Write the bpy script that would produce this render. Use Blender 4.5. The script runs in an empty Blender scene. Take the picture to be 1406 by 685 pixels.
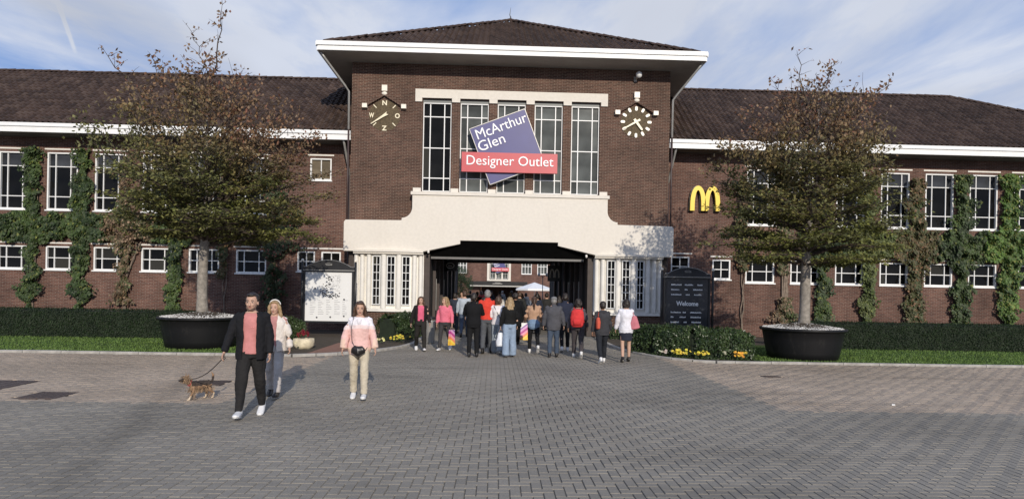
import bpy, bmesh, math, random
from mathutils import Vector, Matrix, noise
random.seed(7)
sc = bpy.context.scene
COL = sc.collection
R = math.radians
PI = math.pi

# ------------------------------------------------------------------ camera
cam = bpy.data.cameras.new('camera'); camo = bpy.data.objects.new('camera', cam); COL.objects.link(camo)
sc.camera = camo
cam.sensor_fit = 'HORIZONTAL'; cam.sensor_width = 36.0
cam.lens = 36.0 * 850.0 / 1406.0
cam.shift_y = 54.5 / 1406.0
cam.clip_start = 0.1; cam.clip_end = 3000
psi, rho = 0.0288, 0.0185
Fv = Vector((math.sin(psi), math.cos(psi), 0)); Rv = Vector((math.cos(psi), -math.sin(psi), 0)); Uv = Vector((0, 0, 1))
rx = Rv * math.cos(rho) + Uv * math.sin(rho)
ry = -Rv * math.sin(rho) + Uv * math.cos(rho)
m3 = Matrix((rx, ry, -Fv)).transposed()
camo.matrix_world = Matrix.Translation((-0.60, -25.75, 1.9)) @ m3.to_4x4()

# ------------------------------------------------------------------ world, sun
SUN_EL, SUN_AZ = R(20.5), R(12.0)
S = Vector((math.sin(SUN_AZ) * math.cos(SUN_EL), -math.cos(SUN_AZ) * math.cos(SUN_EL), math.sin(SUN_EL)))
w = bpy.data.worlds.new("World"); sc.world = w; w.use_nodes = True
nt = w.node_tree; nt.nodes.clear()
def N(nt, t, **kw):
    n = nt.nodes.new(t)
    for k, v in kw.items(): setattr(n, k, v)
    return n
def mixc(nt, a, b, f, mode='MIX'):
    n = N(nt, 'ShaderNodeMix', data_type='RGBA', blend_type=mode)
    for s, v in ((6, a), (7, b), (0, f)):
        if hasattr(v, 'links'): nt.links.new(v, n.inputs[s])
        else: n.inputs[s].default_value = v
    return n.outputs[2]
def ramp(nt, src, stops, interp='LINEAR'):
    n = N(nt, 'ShaderNodeValToRGB'); n.color_ramp.interpolation = interp
    el = n.color_ramp.elements
    while len(el) < len(stops): el.new(0.5)
    for e, (p, c) in zip(el, stops):
        e.position = p; e.color = (c, c, c, 1) if isinstance(c, (int, float)) else (*c[:3], 1)
    nt.links.new(src, n.inputs[0]); return n.outputs[0]
def nz(nt, vec, scale, detail=3, rough=.5, dist=0.0):
    n = N(nt, 'ShaderNodeTexNoise'); n.inputs['Scale'].default_value = scale; n.inputs['Detail'].default_value = detail
    n.inputs['Roughness'].default_value = rough; n.inputs['Distortion'].default_value = dist
    if vec is not None: nt.links.new(vec, n.inputs['Vector'])
    return n.outputs['Fac']
def mapping(nt, vec, loc=(0, 0, 0), rot=(0, 0, 0), scale=(1, 1, 1)):
    n = N(nt, 'ShaderNodeMapping'); n.inputs[1].default_value = loc; n.inputs[2].default_value = rot; n.inputs[3].default_value = scale
    nt.links.new(vec, n.inputs[0]); return n.outputs[0]
sky = N(nt, 'ShaderNodeTexSky', sky_type='NISHITA', sun_disc=False)
sky.sun_elevation = SUN_EL; sky.sun_rotation = PI - SUN_AZ; sky.air_density = 1.0; sky.dust_density = 0.6; sky.ozone_density = 1.6
tc = N(nt, 'ShaderNodeTexCoord')
# thin clouds laid on a flat layer high above (direction divided by its height)
sep = N(nt, 'ShaderNodeSeparateXYZ'); nt.links.new(tc.outputs['Generated'], sep.inputs[0])
mx = N(nt, 'ShaderNodeMath', operation='MAXIMUM'); nt.links.new(sep.outputs[2], mx.inputs[0]); mx.inputs[1].default_value = 0.06
dv = N(nt, 'ShaderNodeVectorMath', operation='DIVIDE'); nt.links.new(tc.outputs['Generated'], dv.inputs[0])
cb = N(nt, 'ShaderNodeCombineXYZ'); [nt.links.new(mx.outputs[0], cb.inputs[i]) for i in range(3)]
nt.links.new(cb.outputs[0], dv.inputs[1])
cv = mapping(nt, dv.outputs[0], loc=(3.1, 7.4, 0), rot=(0, 0, R(-24)), scale=(0.55, 0.30, 1))
c1 = nz(nt, cv, 1.15, 7, .55, .5)
cv2 = mapping(nt, dv.outputs[0], loc=(1, 2, 0), rot=(0, 0, R(30)), scale=(0.9, 0.35, 1))
c2 = nz(nt, cv2, 2.2, 6, .6, .3)
f1 = ramp(nt, c1, [(0.43, 0.0), (0.52, .42), (0.63, 1.0)])
f2 = ramp(nt, c2, [(0.46, 0.0), (0.72, .5)])
fa = N(nt, 'ShaderNodeMath', operation='ADD', use_clamp=True); nt.links.new(f1, fa.inputs[0]); nt.links.new(f2, fa.inputs[1])
cloudf = fa.outputs[0]
for d1, d2, wd_ in (((-0.53891, 0.76987, 0.34186), (-0.53332, 0.79425, 0.29111), .0035), ((-0.3356, 0.88432, 0.32458), (-0.33127, 0.89629, 0.29482), .0022)):
    # a condensation trail: a thin streak along the great circle through two directions
    d1, d2 = Vector(d1).normalized(), Vector(d2).normalized(); nn_ = d1.cross(d2).normalized(); md_ = (d1 + d2).normalized(); hl_ = d1.dot(md_)
    a_ = N(nt, 'ShaderNodeVectorMath', operation='DOT_PRODUCT'); nt.links.new(tc.outputs['Generated'], a_.inputs[0]); a_.inputs[1].default_value = nn_
    ab = N(nt, 'ShaderNodeMath', operation='ABSOLUTE'); nt.links.new(a_.outputs['Value'], ab.inputs[0])
    m1 = N(nt, 'ShaderNodeMapRange', interpolation_type='SMOOTHSTEP'); nt.links.new(ab.outputs[0], m1.inputs[0]); m1.inputs[1].default_value = 0; m1.inputs[2].default_value = wd_; m1.inputs[3].default_value = .7; m1.inputs[4].default_value = 0
    c_ = N(nt, 'ShaderNodeVectorMath', operation='DOT_PRODUCT'); nt.links.new(tc.outputs['Generated'], c_.inputs[0]); c_.inputs[1].default_value = md_
    m2 = N(nt, 'ShaderNodeMapRange', interpolation_type='SMOOTHSTEP'); nt.links.new(c_.outputs['Value'], m2.inputs[0]); m2.inputs[1].default_value = 1 - (1 - hl_) * 1.6; m2.inputs[2].default_value = 1 - (1 - hl_) * .5; m2.inputs[3].default_value = 0; m2.inputs[4].default_value = 1
    mu = N(nt, 'ShaderNodeMath', operation='MULTIPLY'); nt.links.new(m1.outputs[0], mu.inputs[0]); nt.links.new(m2.outputs[0], mu.inputs[1])
    ad_ = N(nt, 'ShaderNodeMath', operation='ADD', use_clamp=True); nt.links.new(cloudf, ad_.inputs[0]); nt.links.new(mu.outputs[0], ad_.inputs[1]); cloudf = ad_.outputs[0]
greyf = ramp(nt, nz(nt, cv2, 0.9, 4, .5), [(0.45, 0), (0.7, 1)])
ccol = mixc(nt, (7.9, 8.5, 9.9, 1), (6.2, 6.6, 7.6, 1), greyf)
blue = mixc(nt, sky.outputs[0], (3.0, 4.7, 8.7, 1), 0.88)
skc = mixc(nt, blue, ccol, cloudf)
bg = N(nt, 'ShaderNodeBackground'); bg.inputs[1].default_value = 0.085
nt.links.new(skc, bg.inputs[0])
wo = N(nt, 'ShaderNodeOutputWorld'); nt.links.new(bg.outputs[0], wo.inputs[0])
sun = bpy.data.lights.new('sun', 'SUN'); sun.energy = 3.5; sun.angle = R(0.6); sun.color = (1.0, .91, .78)
suno = bpy.data.objects.new('sun', sun); COL.objects.link(suno)
suno.rotation_euler = (-S).to_track_quat('-Z', 'Y').to_euler(); suno.location = S * 60
sc.view_settings.view_transform = 'Standard'; sc.view_settings.look = 'None'
sc.view_settings.exposure = 0.0; sc.view_settings.gamma = 1.0; sc.view_settings.use_curve_mapping = False

# ------------------------------------------------------------------ materials
def newmat(name):
    m = bpy.data.materials.new(name); m.use_nodes = True
    nt = m.node_tree; b = nt.nodes['Principled BSDF']
    return m, nt, b
def inp(nt, b, k, v):
    if hasattr(v, 'links'): nt.links.new(v, b.inputs[k])
    else: b.inputs[k].default_value = v
def bump(nt, b, h, strength=.3, dist=.02):
    n = N(nt, 'ShaderNodeBump'); n.inputs['Strength'].default_value = strength; n.inputs['Distance'].default_value = dist
    nt.links.new(h, n.inputs['Height']); nt.links.new(n.outputs[0], b.inputs['Normal'])
def objco(nt): return N(nt, 'ShaderNodeTexCoord').outputs['Object']
def poso(nt): return N(nt, 'ShaderNodeNewGeometry').outputs['Position']
def pm(name, col, rough=.7, var=.12, scale=6, bmp=0, bscale=40, metal=0, spec=.5, det=4):
    m, nt, b = newmat(name)
    v = objco(nt); f = nz(nt, v, scale, det, .6)
    lo = [c * (1 - var * 1.6) for c in col]; hi = [min(1, c * (1 + var * 1.6)) for c in col]
    inp(nt, b, 'Base Color', ramp(nt, f, [(0.25, lo), (0.75, hi)]))
    b.inputs['Roughness'].default_value = rough; b.inputs['Metallic'].default_value = metal
    b.inputs['Specular IOR Level'].default_value = spec
    if bmp: bump(nt, b, nz(nt, v, bscale, 3), bmp, .01)
    return m
def brick_mat(name, c1, c2, mortar, w=.22, h=.0625, ms=.007, soldier=False, blotch=.35, bs=.6):
    m, nt, b = newmat(name)
    p = poso(nt); s = N(nt, 'ShaderNodeSeparateXYZ'); nt.links.new(p, s.inputs[0])
    ad = N(nt, 'ShaderNodeMath', operation='ADD'); nt.links.new(s.outputs[0], ad.inputs[0]); nt.links.new(s.outputs[1], ad.inputs[1])
    cbn = N(nt, 'ShaderNodeCombineXYZ')
    nt.links.new(ad.outputs[0], cbn.inputs[0]); nt.links.new(s.outputs[2], cbn.inputs[1])
    br = N(nt, 'ShaderNodeTexBrick'); nt.links.new(cbn.outputs[0], br.inputs['Vector'])
    br.inputs['Scale'].default_value = 1; br.inputs['Brick Width'].default_value = w; br.inputs['Row Height'].default_value = h
    br.inputs['Mortar Size'].default_value = ms; br.inputs['Mortar Smooth'].default_value = .2; br.inputs['Bias'].default_value = -.1
    br.inputs['Color1'].default_value = (*c1, 1); br.inputs['Color2'].default_value = (*c2, 1); br.inputs['Mortar'].default_value = (*mortar, 1)
    f = nz(nt, p, bs, 5, .65)
    c = mixc(nt, br.outputs['Color'], ramp(nt, f, [(.3, 1 - blotch), (.7, 1 + blotch * .6)]), 1.0, 'MULTIPLY')
    f2 = nz(nt, p, 22, 2, .6)
    c = mixc(nt, c, ramp(nt, f2, [(.3, .72), (.7, 1.3)]), .8, 'MULTIPLY')
    inp(nt, b, 'Base Color', c); b.inputs['Roughness'].default_value = .85; b.inputs['Specular IOR Level'].default_value = .25
    inv = N(nt, 'ShaderNodeMath', operation='SUBTRACT'); inv.inputs[0].default_value = 1; nt.links.new(br.outputs['Fac'], inv.inputs[1])
    bump(nt, b, inv.outputs[0], .5, .008)
    return m
M = {}
M['brick'] = brick_mat('tower_brick', (.066, .033, .024), (.122, .060, .042), (.235, .185, .145))
M['brick_wing'] = brick_mat('wing_brick', (.092, .042, .032), (.155, .074, .054), (.22, .18, .15), blotch=.45)
M['brick_far'] = brick_mat('far_brick', (.11, .052, .040), (.155, .078, .058), (.19, .15, .13), w=.44, h=.125, ms=.012)
def plaster(name, col, stain):
    m, nt, b = newmat(name); p = poso(nt)
    mp = mapping(nt, p, scale=(1.0, 1.0, .35)); f = nz(nt, mp, 1.1, 5, .6)
    c = mixc(nt, (*col, 1), (*stain, 1), ramp(nt, f, [(.52, 0), (.85, .4)]))
    c = mixc(nt, c, ramp(nt, nz(nt, p, 9, 4), [(.3, .95), (.7, 1.03)]), 1, 'MULTIPLY')
    inp(nt, b, 'Base Color', c); b.inputs['Roughness'].default_value = .8; bump(nt, b, nz(nt, p, 35, 4), .15, .01); return m
M['cream'] = plaster('cream_render', (.70, .655, .585), (.58, .53, .46))
M['white'] = pm('white_paint', (.78, .78, .77), .45, .03, 3)
M['offwhite'] = pm('off_white_paint', (.74, .71, .655), .5, .06, 3)
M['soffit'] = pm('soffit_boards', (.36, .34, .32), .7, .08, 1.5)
M['wsoffit'] = pm('shaded_soffit_boards', (.12, .11, .10), .7, .1, 1.5)  # colour darkened to deepen the shade under the wing eaves
M['bar'] = pm('dull_grey_metal', (.13, .125, .12), .5, .1, 4)
M['awning'] = pm('black_awning_cloth', (.004, .004, .004), .95, .2, 4, spec=.05)
M['zinc'] = pm('zinc', (.38, .37, .35), .4, .1, 4, metal=.3)
M['pipe'] = pm('brown_pipe', (.05, .03, .028), .5, .1, 4)
M['black'] = pm('black_paint', (.012, .012, .014), .35, .2, 5)
M['blackm'] = pm('black_matt', (.016, .015, .015), .75, .25, 1.2)
M['darkb'] = pm('dark_brown_trim', (.045, .031, .026), .6, .2, 3)
M['greyframe'] = pm('grey_blind', (.17, .18, .175), .5, .10, .8)
M['board'] = pm('navy_board', (.014, .018, .026), .25, .2, 2)
M['concrete'] = pm('kerb_concrete', (.34, .32, .29), .85, .18, 5, .3, 60)
M['gold'] = pm('pale_gold', (.80, .72, .52), .4, .05, 6)
M['yellow'] = pm('yellow_plastic', (.85, .60, .03), .35, .03, 4)
M['ivory'] = pm('ivory_enamel', (.82, .76, .66), .4, .04, 6)
def glass(name, col, rough=.06, spec=.12):
    m, nt, b = newmat(name); f = nz(nt, objco(nt), 1.3, 2)
    c = ramp(nt, f, [(.3, [c * .6 for c in col]), (.7, [c * 1.4 for c in col])])
    oi = N(nt, 'ShaderNodeObjectInfo'); c = mixc(nt, c, ramp(nt, oi.outputs['Random'], [(0, (.55,) * 3), (.8, (1.1,) * 3), (1, (1.0,) * 3)]), 1, 'MULTIPLY')
    if sum(col) < .1: c = mixc(nt, c, (.05, .048, .04, 1), ramp(nt, oi.outputs['Random'], [(.82, 0), (1, .8)]))
    inp(nt, b, 'Base Color', c)
    b.inputs['Roughness'].default_value = rough; b.inputs['Specular IOR Level'].default_value = spec
    bump(nt, b, nz(nt, poso(nt), .9, 1), .10, .05)
    return m
M['glass'] = glass('dark_window_glass', (.009, .009, .009))
M['glassgrey'] = glass('glass_over_grey_blind', (.10, .108, .105), .12)
M['skyglass'] = glass('glass_painted_sky', (.045, .048, .055), .1)  # sky reflection in the top panes, painted as a paler grey
M['tan_pane'] = glass('glass_over_tan_blind', (.16, .13, .09), .15)
def tile_mat():
    m, nt, b = newmat('roof_tile'); g = N(nt, 'ShaderNodeNewGeometry')
    p = g.outputs['Position']
    c = ramp(nt, g.outputs['Random Per Island'], [(0, (.034, .021, .016)), (.5, (.053, .033, .025)), (1, (.078, .052, .040))])
    c = mixc(nt, c, ramp(nt, nz(nt, p, .5, 5, .6), [(.3, .72), (.7, 1.3)]), 1, 'MULTIPLY')
    c = mixc(nt, c, (.085, .08, .06, 1), ramp(nt, nz(nt, p, 2.4, 5, .7), [(.6, 0), (.85, .5)]))
    inp(nt, b, 'Base Color', c); b.inputs['Roughness'].default_value = .75; b.inputs['Specular IOR Level'].default_value = .3
    bump(nt, b, nz(nt, p, 40, 3), .2, .01)
    return m
M['tile'] = tile_mat()
M['tilebase'] = pm('roof_underlay', (.03, .02, .018), .9, .1, 2)
TL = (0.954, 0.2996, -10.341)
def paver_mat(name, base, warm):
    m, nt, b = newmat(name); g = N(nt, 'ShaderNodeNewGeometry'); oi = N(nt, 'ShaderNodeObjectInfo')
    p = g.outputs['Position']
    ad = N(nt, 'ShaderNodeMath', operation='ADD'); nt.links.new(g.outputs['Random Per Island'], ad.inputs[0]); nt.links.new(oi.outputs['Random'], ad.inputs[1])
    fr = N(nt, 'ShaderNodeMath', operation='FRACT'); nt.links.new(ad.outputs[0], fr.inputs[0])
    c = ramp(nt, fr.outputs[0], [(0, [x * .92 for x in base]), (.5, base), (1, warm)])
    c = mixc(nt, c, ramp(nt, nz(nt, p, .45, 6, .6, .4), [(.3, .80), (.7, 1.14)]), 1, 'MULTIPLY')
    mp = mapping(nt, p, rot=(0, 0, R(28)), scale=(.22, 1.6, 1))
    c = mixc(nt, c, ramp(nt, nz(nt, mp, .8, 4, .5), [(.56, 1.0), (.72, .78)]), 1, 'MULTIPLY')
    c = mixc(nt, c, ramp(nt, nz(nt, p, 45, 4, .7), [(.25, .82), (.75, 1.18)]), 1, 'MULTIPLY')
    dt = N(nt, 'ShaderNodeVectorMath', operation='DOT_PRODUCT'); nt.links.new(p, dt.inputs[0]); dt.inputs[1].default_value = (TL[0], TL[1], 0)
    wv_ = N(nt, 'ShaderNodeMath', operation='MULTIPLY_ADD'); nt.links.new(nz(nt, p, .9, 3), wv_.inputs[0]); wv_.inputs[1].default_value = .35; nt.links.new(dt.outputs['Value'], wv_.inputs[2])
    sb_ = N(nt, 'ShaderNodeMath', operation='SUBTRACT'); nt.links.new(wv_.outputs[0], sb_.inputs[0]); sb_.inputs[1].default_value = TL[2] + .17
    ab_ = N(nt, 'ShaderNodeMath', operation='ABSOLUTE'); nt.links.new(sb_.outputs[0], ab_.inputs[0])
    c = mixc(nt, c, ramp(nt, ab_.outputs[0], [(.0, .80), (.30, 1.0)]), 1, 'MULTIPLY')      # old tyre track
    inp(nt, b, 'Base Color', c); b.inputs['Roughness'].default_value = .85; b.inputs['Specular IOR Level'].default_value = .3
    bump(nt, b, nz(nt, p, 160, 3), .35, .004)
    return m
M['paver'] = paver_mat('grey_paver', (.244, .221, .186), (.264, .238, .198))
M['paver_tan'] = paver_mat('tan_paver', (.365, .298, .232), (.41, .325, .245))
M['paver_red'] = paver_mat('red_paver', (.28, .15, .11), (.33, .18, .12))
M['joint'] = pm('joint_sand', (.19, .174, .15), .95, .2, 3)
def far_pave(name, base, mort):
    m, nt, b = newmat(name); p = poso(nt)
    br = N(nt, 'ShaderNodeTexBrick'); nt.links.new(p, br.inputs['Vector']); br.inputs['Scale'].default_value = 1
    br.inputs['Brick Width'].default_value = .21; br.inputs['Row Height'].default_value = .105; br.inputs['Mortar Size'].default_value = .006
    br.inputs['Color1'].default_value = (*[c * .9 for c in base], 1); br.inputs['Color2'].default_value = (*[c * 1.1 for c in base], 1); br.inputs['Mortar'].default_value = (*mort, 1)
    c = mixc(nt, br.outputs[0], ramp(nt, nz(nt, p, .45, 6, .6, .4), [(.3, .80), (.7, 1.14)]), 1, 'MULTIPLY')
    inp(nt, b, 'Base Color', c); b.inputs['Roughness'].default_value = .9; return m
M['farpave'] = far_pave('grey_paving_far', (.228, .210, .182), (.15, .14, .13))
M['earth'] = pm('earth', (.06, .045, .03), .95, .3, 8, .4, 40)
M['plate'] = pm('rusty_steel_plate', (.095, .07, .06), .6, .2, 12, .2, 90, metal=.2)
def grass_mat(name, a, bb):
    m, nt, b = newmat(name); p = poso(nt)
    c = ramp(nt, nz(nt, p, 1.2, 6, .65), [(.3, a), (.7, bb)])
    c = mixc(nt, c, ramp(nt, nz(nt, p, 30, 3), [(.3, .7), (.7, 1.3)]), 1, 'MULTIPLY')
    inp(nt, b, 'Base Color', c); b.inputs['Roughness'].default_value = .9; b.inputs['Specular IOR Level'].default_value = .2; return m
M['lawn'] = grass_mat('lawn_soil', (.035, .060, .015), (.060, .10, .024))
def leaf_mat(name, trans=.25, rough=.55):
    m, nt, b = newmat(name)
    at = N(nt, 'ShaderNodeAttribute', attribute_name='tint'); g = N(nt, 'ShaderNodeNewGeometry')
    c = mixc(nt, at.outputs['Color'], ramp(nt, g.outputs['Random Per Island'], [(0, .6), (1, 1.45)]), 1, 'MULTIPLY')
    inp(nt, b, 'Base Color', c); b.inputs['Roughness'].default_value = rough; b.inputs['Specular IOR Level'].default_value = .35
    tr = N(nt, 'ShaderNodeBsdfTranslucent'); nt.links.new(c, tr.inputs[0])
    mix = N(nt, 'ShaderNodeMixShader'); mix.inputs[0].default_value = trans
    nt.links.new(b.outputs[0], mix.inputs[1]); nt.links.new(tr.outputs[0], mix.inputs[2])
    nt.links.new(mix.outputs[0], nt.nodes['Material Output'].inputs[0]); return m
M['leaf'] = leaf_mat('foliage')
M['leafgloss'] = leaf_mat('glossy_foliage', .1, .35)
M['hedgecore'] = pm('hedge_inside', (.012, .02, .009), .95, .3, 8)
M['bark'] = pm('grey_bark', (.25, .225, .195), .9, .3, 9, .6, 30)
M['twig'] = pm('brown_twig', (.075, .055, .042), .9, .25, 9)
M['ivystem'] = pm('pale_stem', (.20, .155, .12), .9, .3, 9, .5, 30)
def gravel_mat():
    m, nt, b = newmat('white_gravel'); g = N(nt, 'ShaderNodeNewGeometry')
    inp(nt, b, 'Base Color', ramp(nt, g.outputs['Random Per Island'], [(0, (.30, .29, .28)), (1, (.72, .71, .69))])); b.inputs['Roughness'].default_value = .9; return m
M['gravel'] = gravel_mat()
M['tub'] = pm('black_tub', (.008, .008, .009), .5, .3, 3, spec=.3)
_nt = M['tub'].node_tree; _b = _nt.nodes['Principled BSDF']; _v = mapping(_nt, objco(_nt), scale=(1, 1, .35))
_c = mixc(_nt, (.008, .008, .009, 1), (.045, .042, .038, 1), ramp(_nt, nz(_nt, _v, 4.5, 6, .7), [(.55, 0), (.85, .7)])); _nt.links.new(_c, _b.inputs['Base Color'])
M['stonepot'] = pm('cream_stone', (.62, .54, .38), .9, .2, 9, .4, 30)

# ------------------------------------------------------------------ mesh helpers
class MB:
    def __init__(s): s.v = []; s.f = []; s.m = []; s.c = []
    def add(s, vs, fs, mi=0, col=None):
        o = len(s.v); s.v += [tuple(v) for v in vs]
        for f in fs: s.f.append(tuple(i + o for i in f)); s.m.append(mi); s.c.append(col)
        return s
    def box(s, x0, x1, y0, y1, z0, z1, mi=0):
        vs = [(x, y, z) for z in (z0, z1) for y in (y0, y1) for x in (x0, x1)]
        return s.add(vs, [(0, 2, 3, 1), (4, 5, 7, 6), (0, 1, 5, 4), (2, 6, 7, 3), (0, 4, 6, 2), (1, 3, 7, 5)], mi)
    def obox(s, c, ax, ay, az, mi=0):      # oriented box: centre and three half axes
        c = Vector(c); ax = Vector(ax); ay = Vector(ay); az = Vector(az)
        vs = [c + ax * i + ay * j + az * k for k in (-1, 1) for j in (-1, 1) for i in (-1, 1)]
        return s.add(vs, [(0, 2, 3, 1), (4, 5, 7, 6), (0, 1, 5, 4), (2, 6, 7, 3), (0, 4, 6, 2), (1, 3, 7, 5)], mi)
    def prism_xz(s, poly, y0, y1, mi=0):   # polygon in xz (anticlockwise seen from -Y), extruded along y
        n = len(poly)
        vs = [(x, y0, z) for x, z in poly] + [(x, y1, z) for x, z in poly]
        fs = [tuple(range(n)), tuple(range(2 * n - 1, n - 1, -1))]
        fs += [(i, i + n, (i + 1) % n + n, (i + 1) % n) for i in range(n)]
        return s.add(vs, fs, mi)
    def prism_xy(s, poly, z0, z1, mi=0):
        n = len(poly)
        vs = [(x, y, z0) for x, y in poly] + [(x, y, z1) for x, y in poly]
        fs = [tuple(range(n - 1, -1, -1)), tuple(range(n, 2 * n))]
        fs += [(i, (i + 1) % n, (i + 1) % n + n, i + n) for i in range(n)]
        return s.add(vs, fs, mi)
    def tube(s, pts, rad, n=8, mi=0, up=(0, 0, 1), cap=True):
        pts = [Vector(p) for p in pts]; k = len(pts); rings = []
        for i, p in enumerate(pts):
            t = (pts[min(i + 1, k - 1)] - pts[max(i - 1, 0)])
            t = t.normalized() if t.length > 1e-9 else Vector((0, 0, 1))
            u = Vector(up)
            if abs(t.dot(u.normalized())) > .93: u = Vector((0, 1, 0)) if abs(t.y) < .9 else Vector((1, 0, 0))
            a = t.cross(u).normalized(); b = a.cross(t).normalized()
            r = rad[i] if isinstance(rad, (list, tuple)) else rad
            ra, rb = r if isinstance(r, (list, tuple)) else (r, r)
            rings.append([p + a * ra * math.cos(2 * PI * j / n) + b * rb * math.sin(2 * PI * j / n) for j in range(n)])
        vs = [v for r in rings for v in r]; fs = []
        for i in range(k - 1):
            for j in range(n):
                fs.append((i * n + j, i * n + (j + 1) % n, (i + 1) * n + (j + 1) % n, (i + 1) * n + j))
        if cap:
            d0 = (pts[0] - pts[1]).normalized(); d1 = (pts[-1] - pts[-2]).normalized()
            def rr(r): r = r if not isinstance(r, (list, tuple)) else min(r); return r
            r0 = rr(rad[0] if isinstance(rad, (list, tuple)) else rad); r1 = rr(rad[-1] if isinstance(rad, (list, tuple)) else rad)
            vs += [pts[0] + d0 * r0 * .6, pts[-1] + d1 * r1 * .6]; a = k * n; b = a + 1
            for j in range(n):
                fs.append((a, (j + 1) % n, j)); fs.append((b, (k - 1) * n + j, (k - 1) * n + (j + 1) % n))
        return s.add(vs, fs, mi)
    def loft(s, rings, n=16, mi=0, cap=True):  # rings (x,y,z,rx,ry), horizontal
        vs = []; fs = []; k = len(rings)
        for (x, y, z, a, b) in rings:
            vs += [(x + a * math.cos(2 * PI * j / n), y + b * math.sin(2 * PI * j / n), z) for j in range(n)]
        for i in range(k - 1):
            for j in range(n): fs.append((i * n + j, i * n + (j + 1) % n, (i + 1) * n + (j + 1) % n, (i + 1) * n + j))
        if cap: fs.append(tuple(range(n - 1, -1, -1))); fs.append(tuple((k - 1) * n + j for j in range(n)))
        return s.add(vs, fs, mi)
    def ell(s, c, r, n=12, k=8, mi=0, rot=None):
        vs = []; fs = []; c = Vector(c)
        for i in range(1, k):
            a = PI * i / k
            for j in range(n):
                t = 2 * PI * j / n; v = Vector((r[0] * math.sin(a) * math.cos(t), r[1] * math.sin(a) * math.sin(t), -r[2] * math.cos(a)))
                vs.append(c + (rot @ v if rot else v))
        e0 = Vector((0, 0, -r[2])); e1 = Vector((0, 0, r[2]))
        vs += [c + (rot @ e0 if rot else e0), c + (rot @ e1 if rot else e1)]; a0 = len(vs) - 2; a1 = a0 + 1
        for i in range(k - 2):
            for j in range(n): fs.append((i * n + j, i * n + (j + 1) % n, (i + 1) * n + (j + 1) % n, (i + 1) * n + j))
        for j in range(n): fs.append((a0, (j + 1) % n, j)); fs.append((a1, (k - 2) * n + j, (k - 2) * n + (j + 1) % n))
        return s.add(vs, fs, mi)
    def mesh(s, name, mats, smooth=False, tint=False):
        me = bpy.data.meshes.new(name); me.from_pydata(s.v, [], s.f)
        for m in (mats if isinstance(mats, (list, tuple)) else [mats]): me.materials.append(m)
        me.polygons.foreach_set('material_index', s.m)
        if smooth: me.polygons.foreach_set('use_smooth', [True] * len(s.f))
        if tint:
            at = me.color_attributes.new('tint', 'FLOAT_COLOR', 'CORNER'); d = []
            for f, c in zip(s.f, s.c): d += [c[0], c[1], c[2], 1.0] * len(f)
            at.data.foreach_set('color', d)
        me.update(); return me
    def build(s, name, mats, parent=None, smooth=False, tint=False, loc=None):
        return link(name, s.mesh(name, mats, smooth, tint), parent, loc)
def link(name, me, parent=None, loc=None, rotz=None):
    o = bpy.data.objects.new(name, me); COL.objects.link(o)
    if parent: o.parent = parent
    if loc: o.location = loc
    if rotz is not None: o.rotation_euler = (0, 0, rotz)
    return o
def tag(o, label, cat, group=None, kind=None):
    o['label'] = label
    if cat: o['category'] = cat
    if group: o['group'] = group
    if kind: o['kind'] = kind
    return o
def thing(name, label, cat, loc=(0, 0, 0), rotz=0, group=None):
    o = bpy.data.objects.new(name, None); COL.objects.link(o); o.location = loc; o.rotation_euler = (0, 0, rotz)
    o.empty_display_size = .3
    return tag(o, label, cat, group)
def struct(o, label=None):
    o['kind'] = 'structure'
    if label: o['label'] = label
    return o
def copy_tree(o, parent=None):
    c = o.copy(); COL.objects.link(c); c.parent = parent
    for ch in o.children: copy_tree(ch, c)
    return c

# ------------------------------------------------------------------ ground, kerbs, paving
g = MB(); g.v = [(-400, -300, -.03), (400, -300, -.03), (400, 600, -.03), (-400, 600, -.03)]; g.f = [(0, 1, 2, 3)]; g.m = [0]; g.c = [None]
struct(g.build('ground', M['farpave']), 'grey paved ground reaching away to the horizon')
pw, pg = .105, .0036
def paver_verts(lx, ly, h=.0, ch=.006):
    a, b = lx / 2 - pg / 2, ly / 2 - pg / 2; vs = []
    vs += [(-a, -b, h - .012), (a, -b, h - .012), (a, b, h - .012), (-a, b, h - .012)]
    a -= ch; b -= ch
    vs += [(-a, -b, h), (a, -b, h), (a, b, h), (-a, b, h)]
    return vs
PF = [(4, 5, 6, 7), (0, 1, 5, 4), (1, 2, 6, 5), (2, 3, 7, 6), (3, 0, 4, 7)]
def region(x, y):
    if y > -15.8 and (x < -4.9 or x > 4.15): return 1
    return 0
plates = [(-8.30, -15.60, -7.66, -14.93), (-10.4, -14.9, -9.15, -13.75), (-6.35, -14.0, -5.72, -13.4), (5.62, -11.8, 6.02, -11.55)]
sj = MB(); sj.v = [(-24, -24, -.014), (24, -24, -.014), (24, -9.08, -.014), (-24, -9.08, -.014)]; sj.v[2] = (24, -9.08, -.014); sj.f = [(0, 1, 2, 3)]; sj.m = [0]; sj.c = [None]
plaza = struct(sj.build('paved_forecourt', M['joint']), 'grey and tan block paving of the forecourt laid in herringbone')
mg = MB(); mt = MB(); near = []
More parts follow.
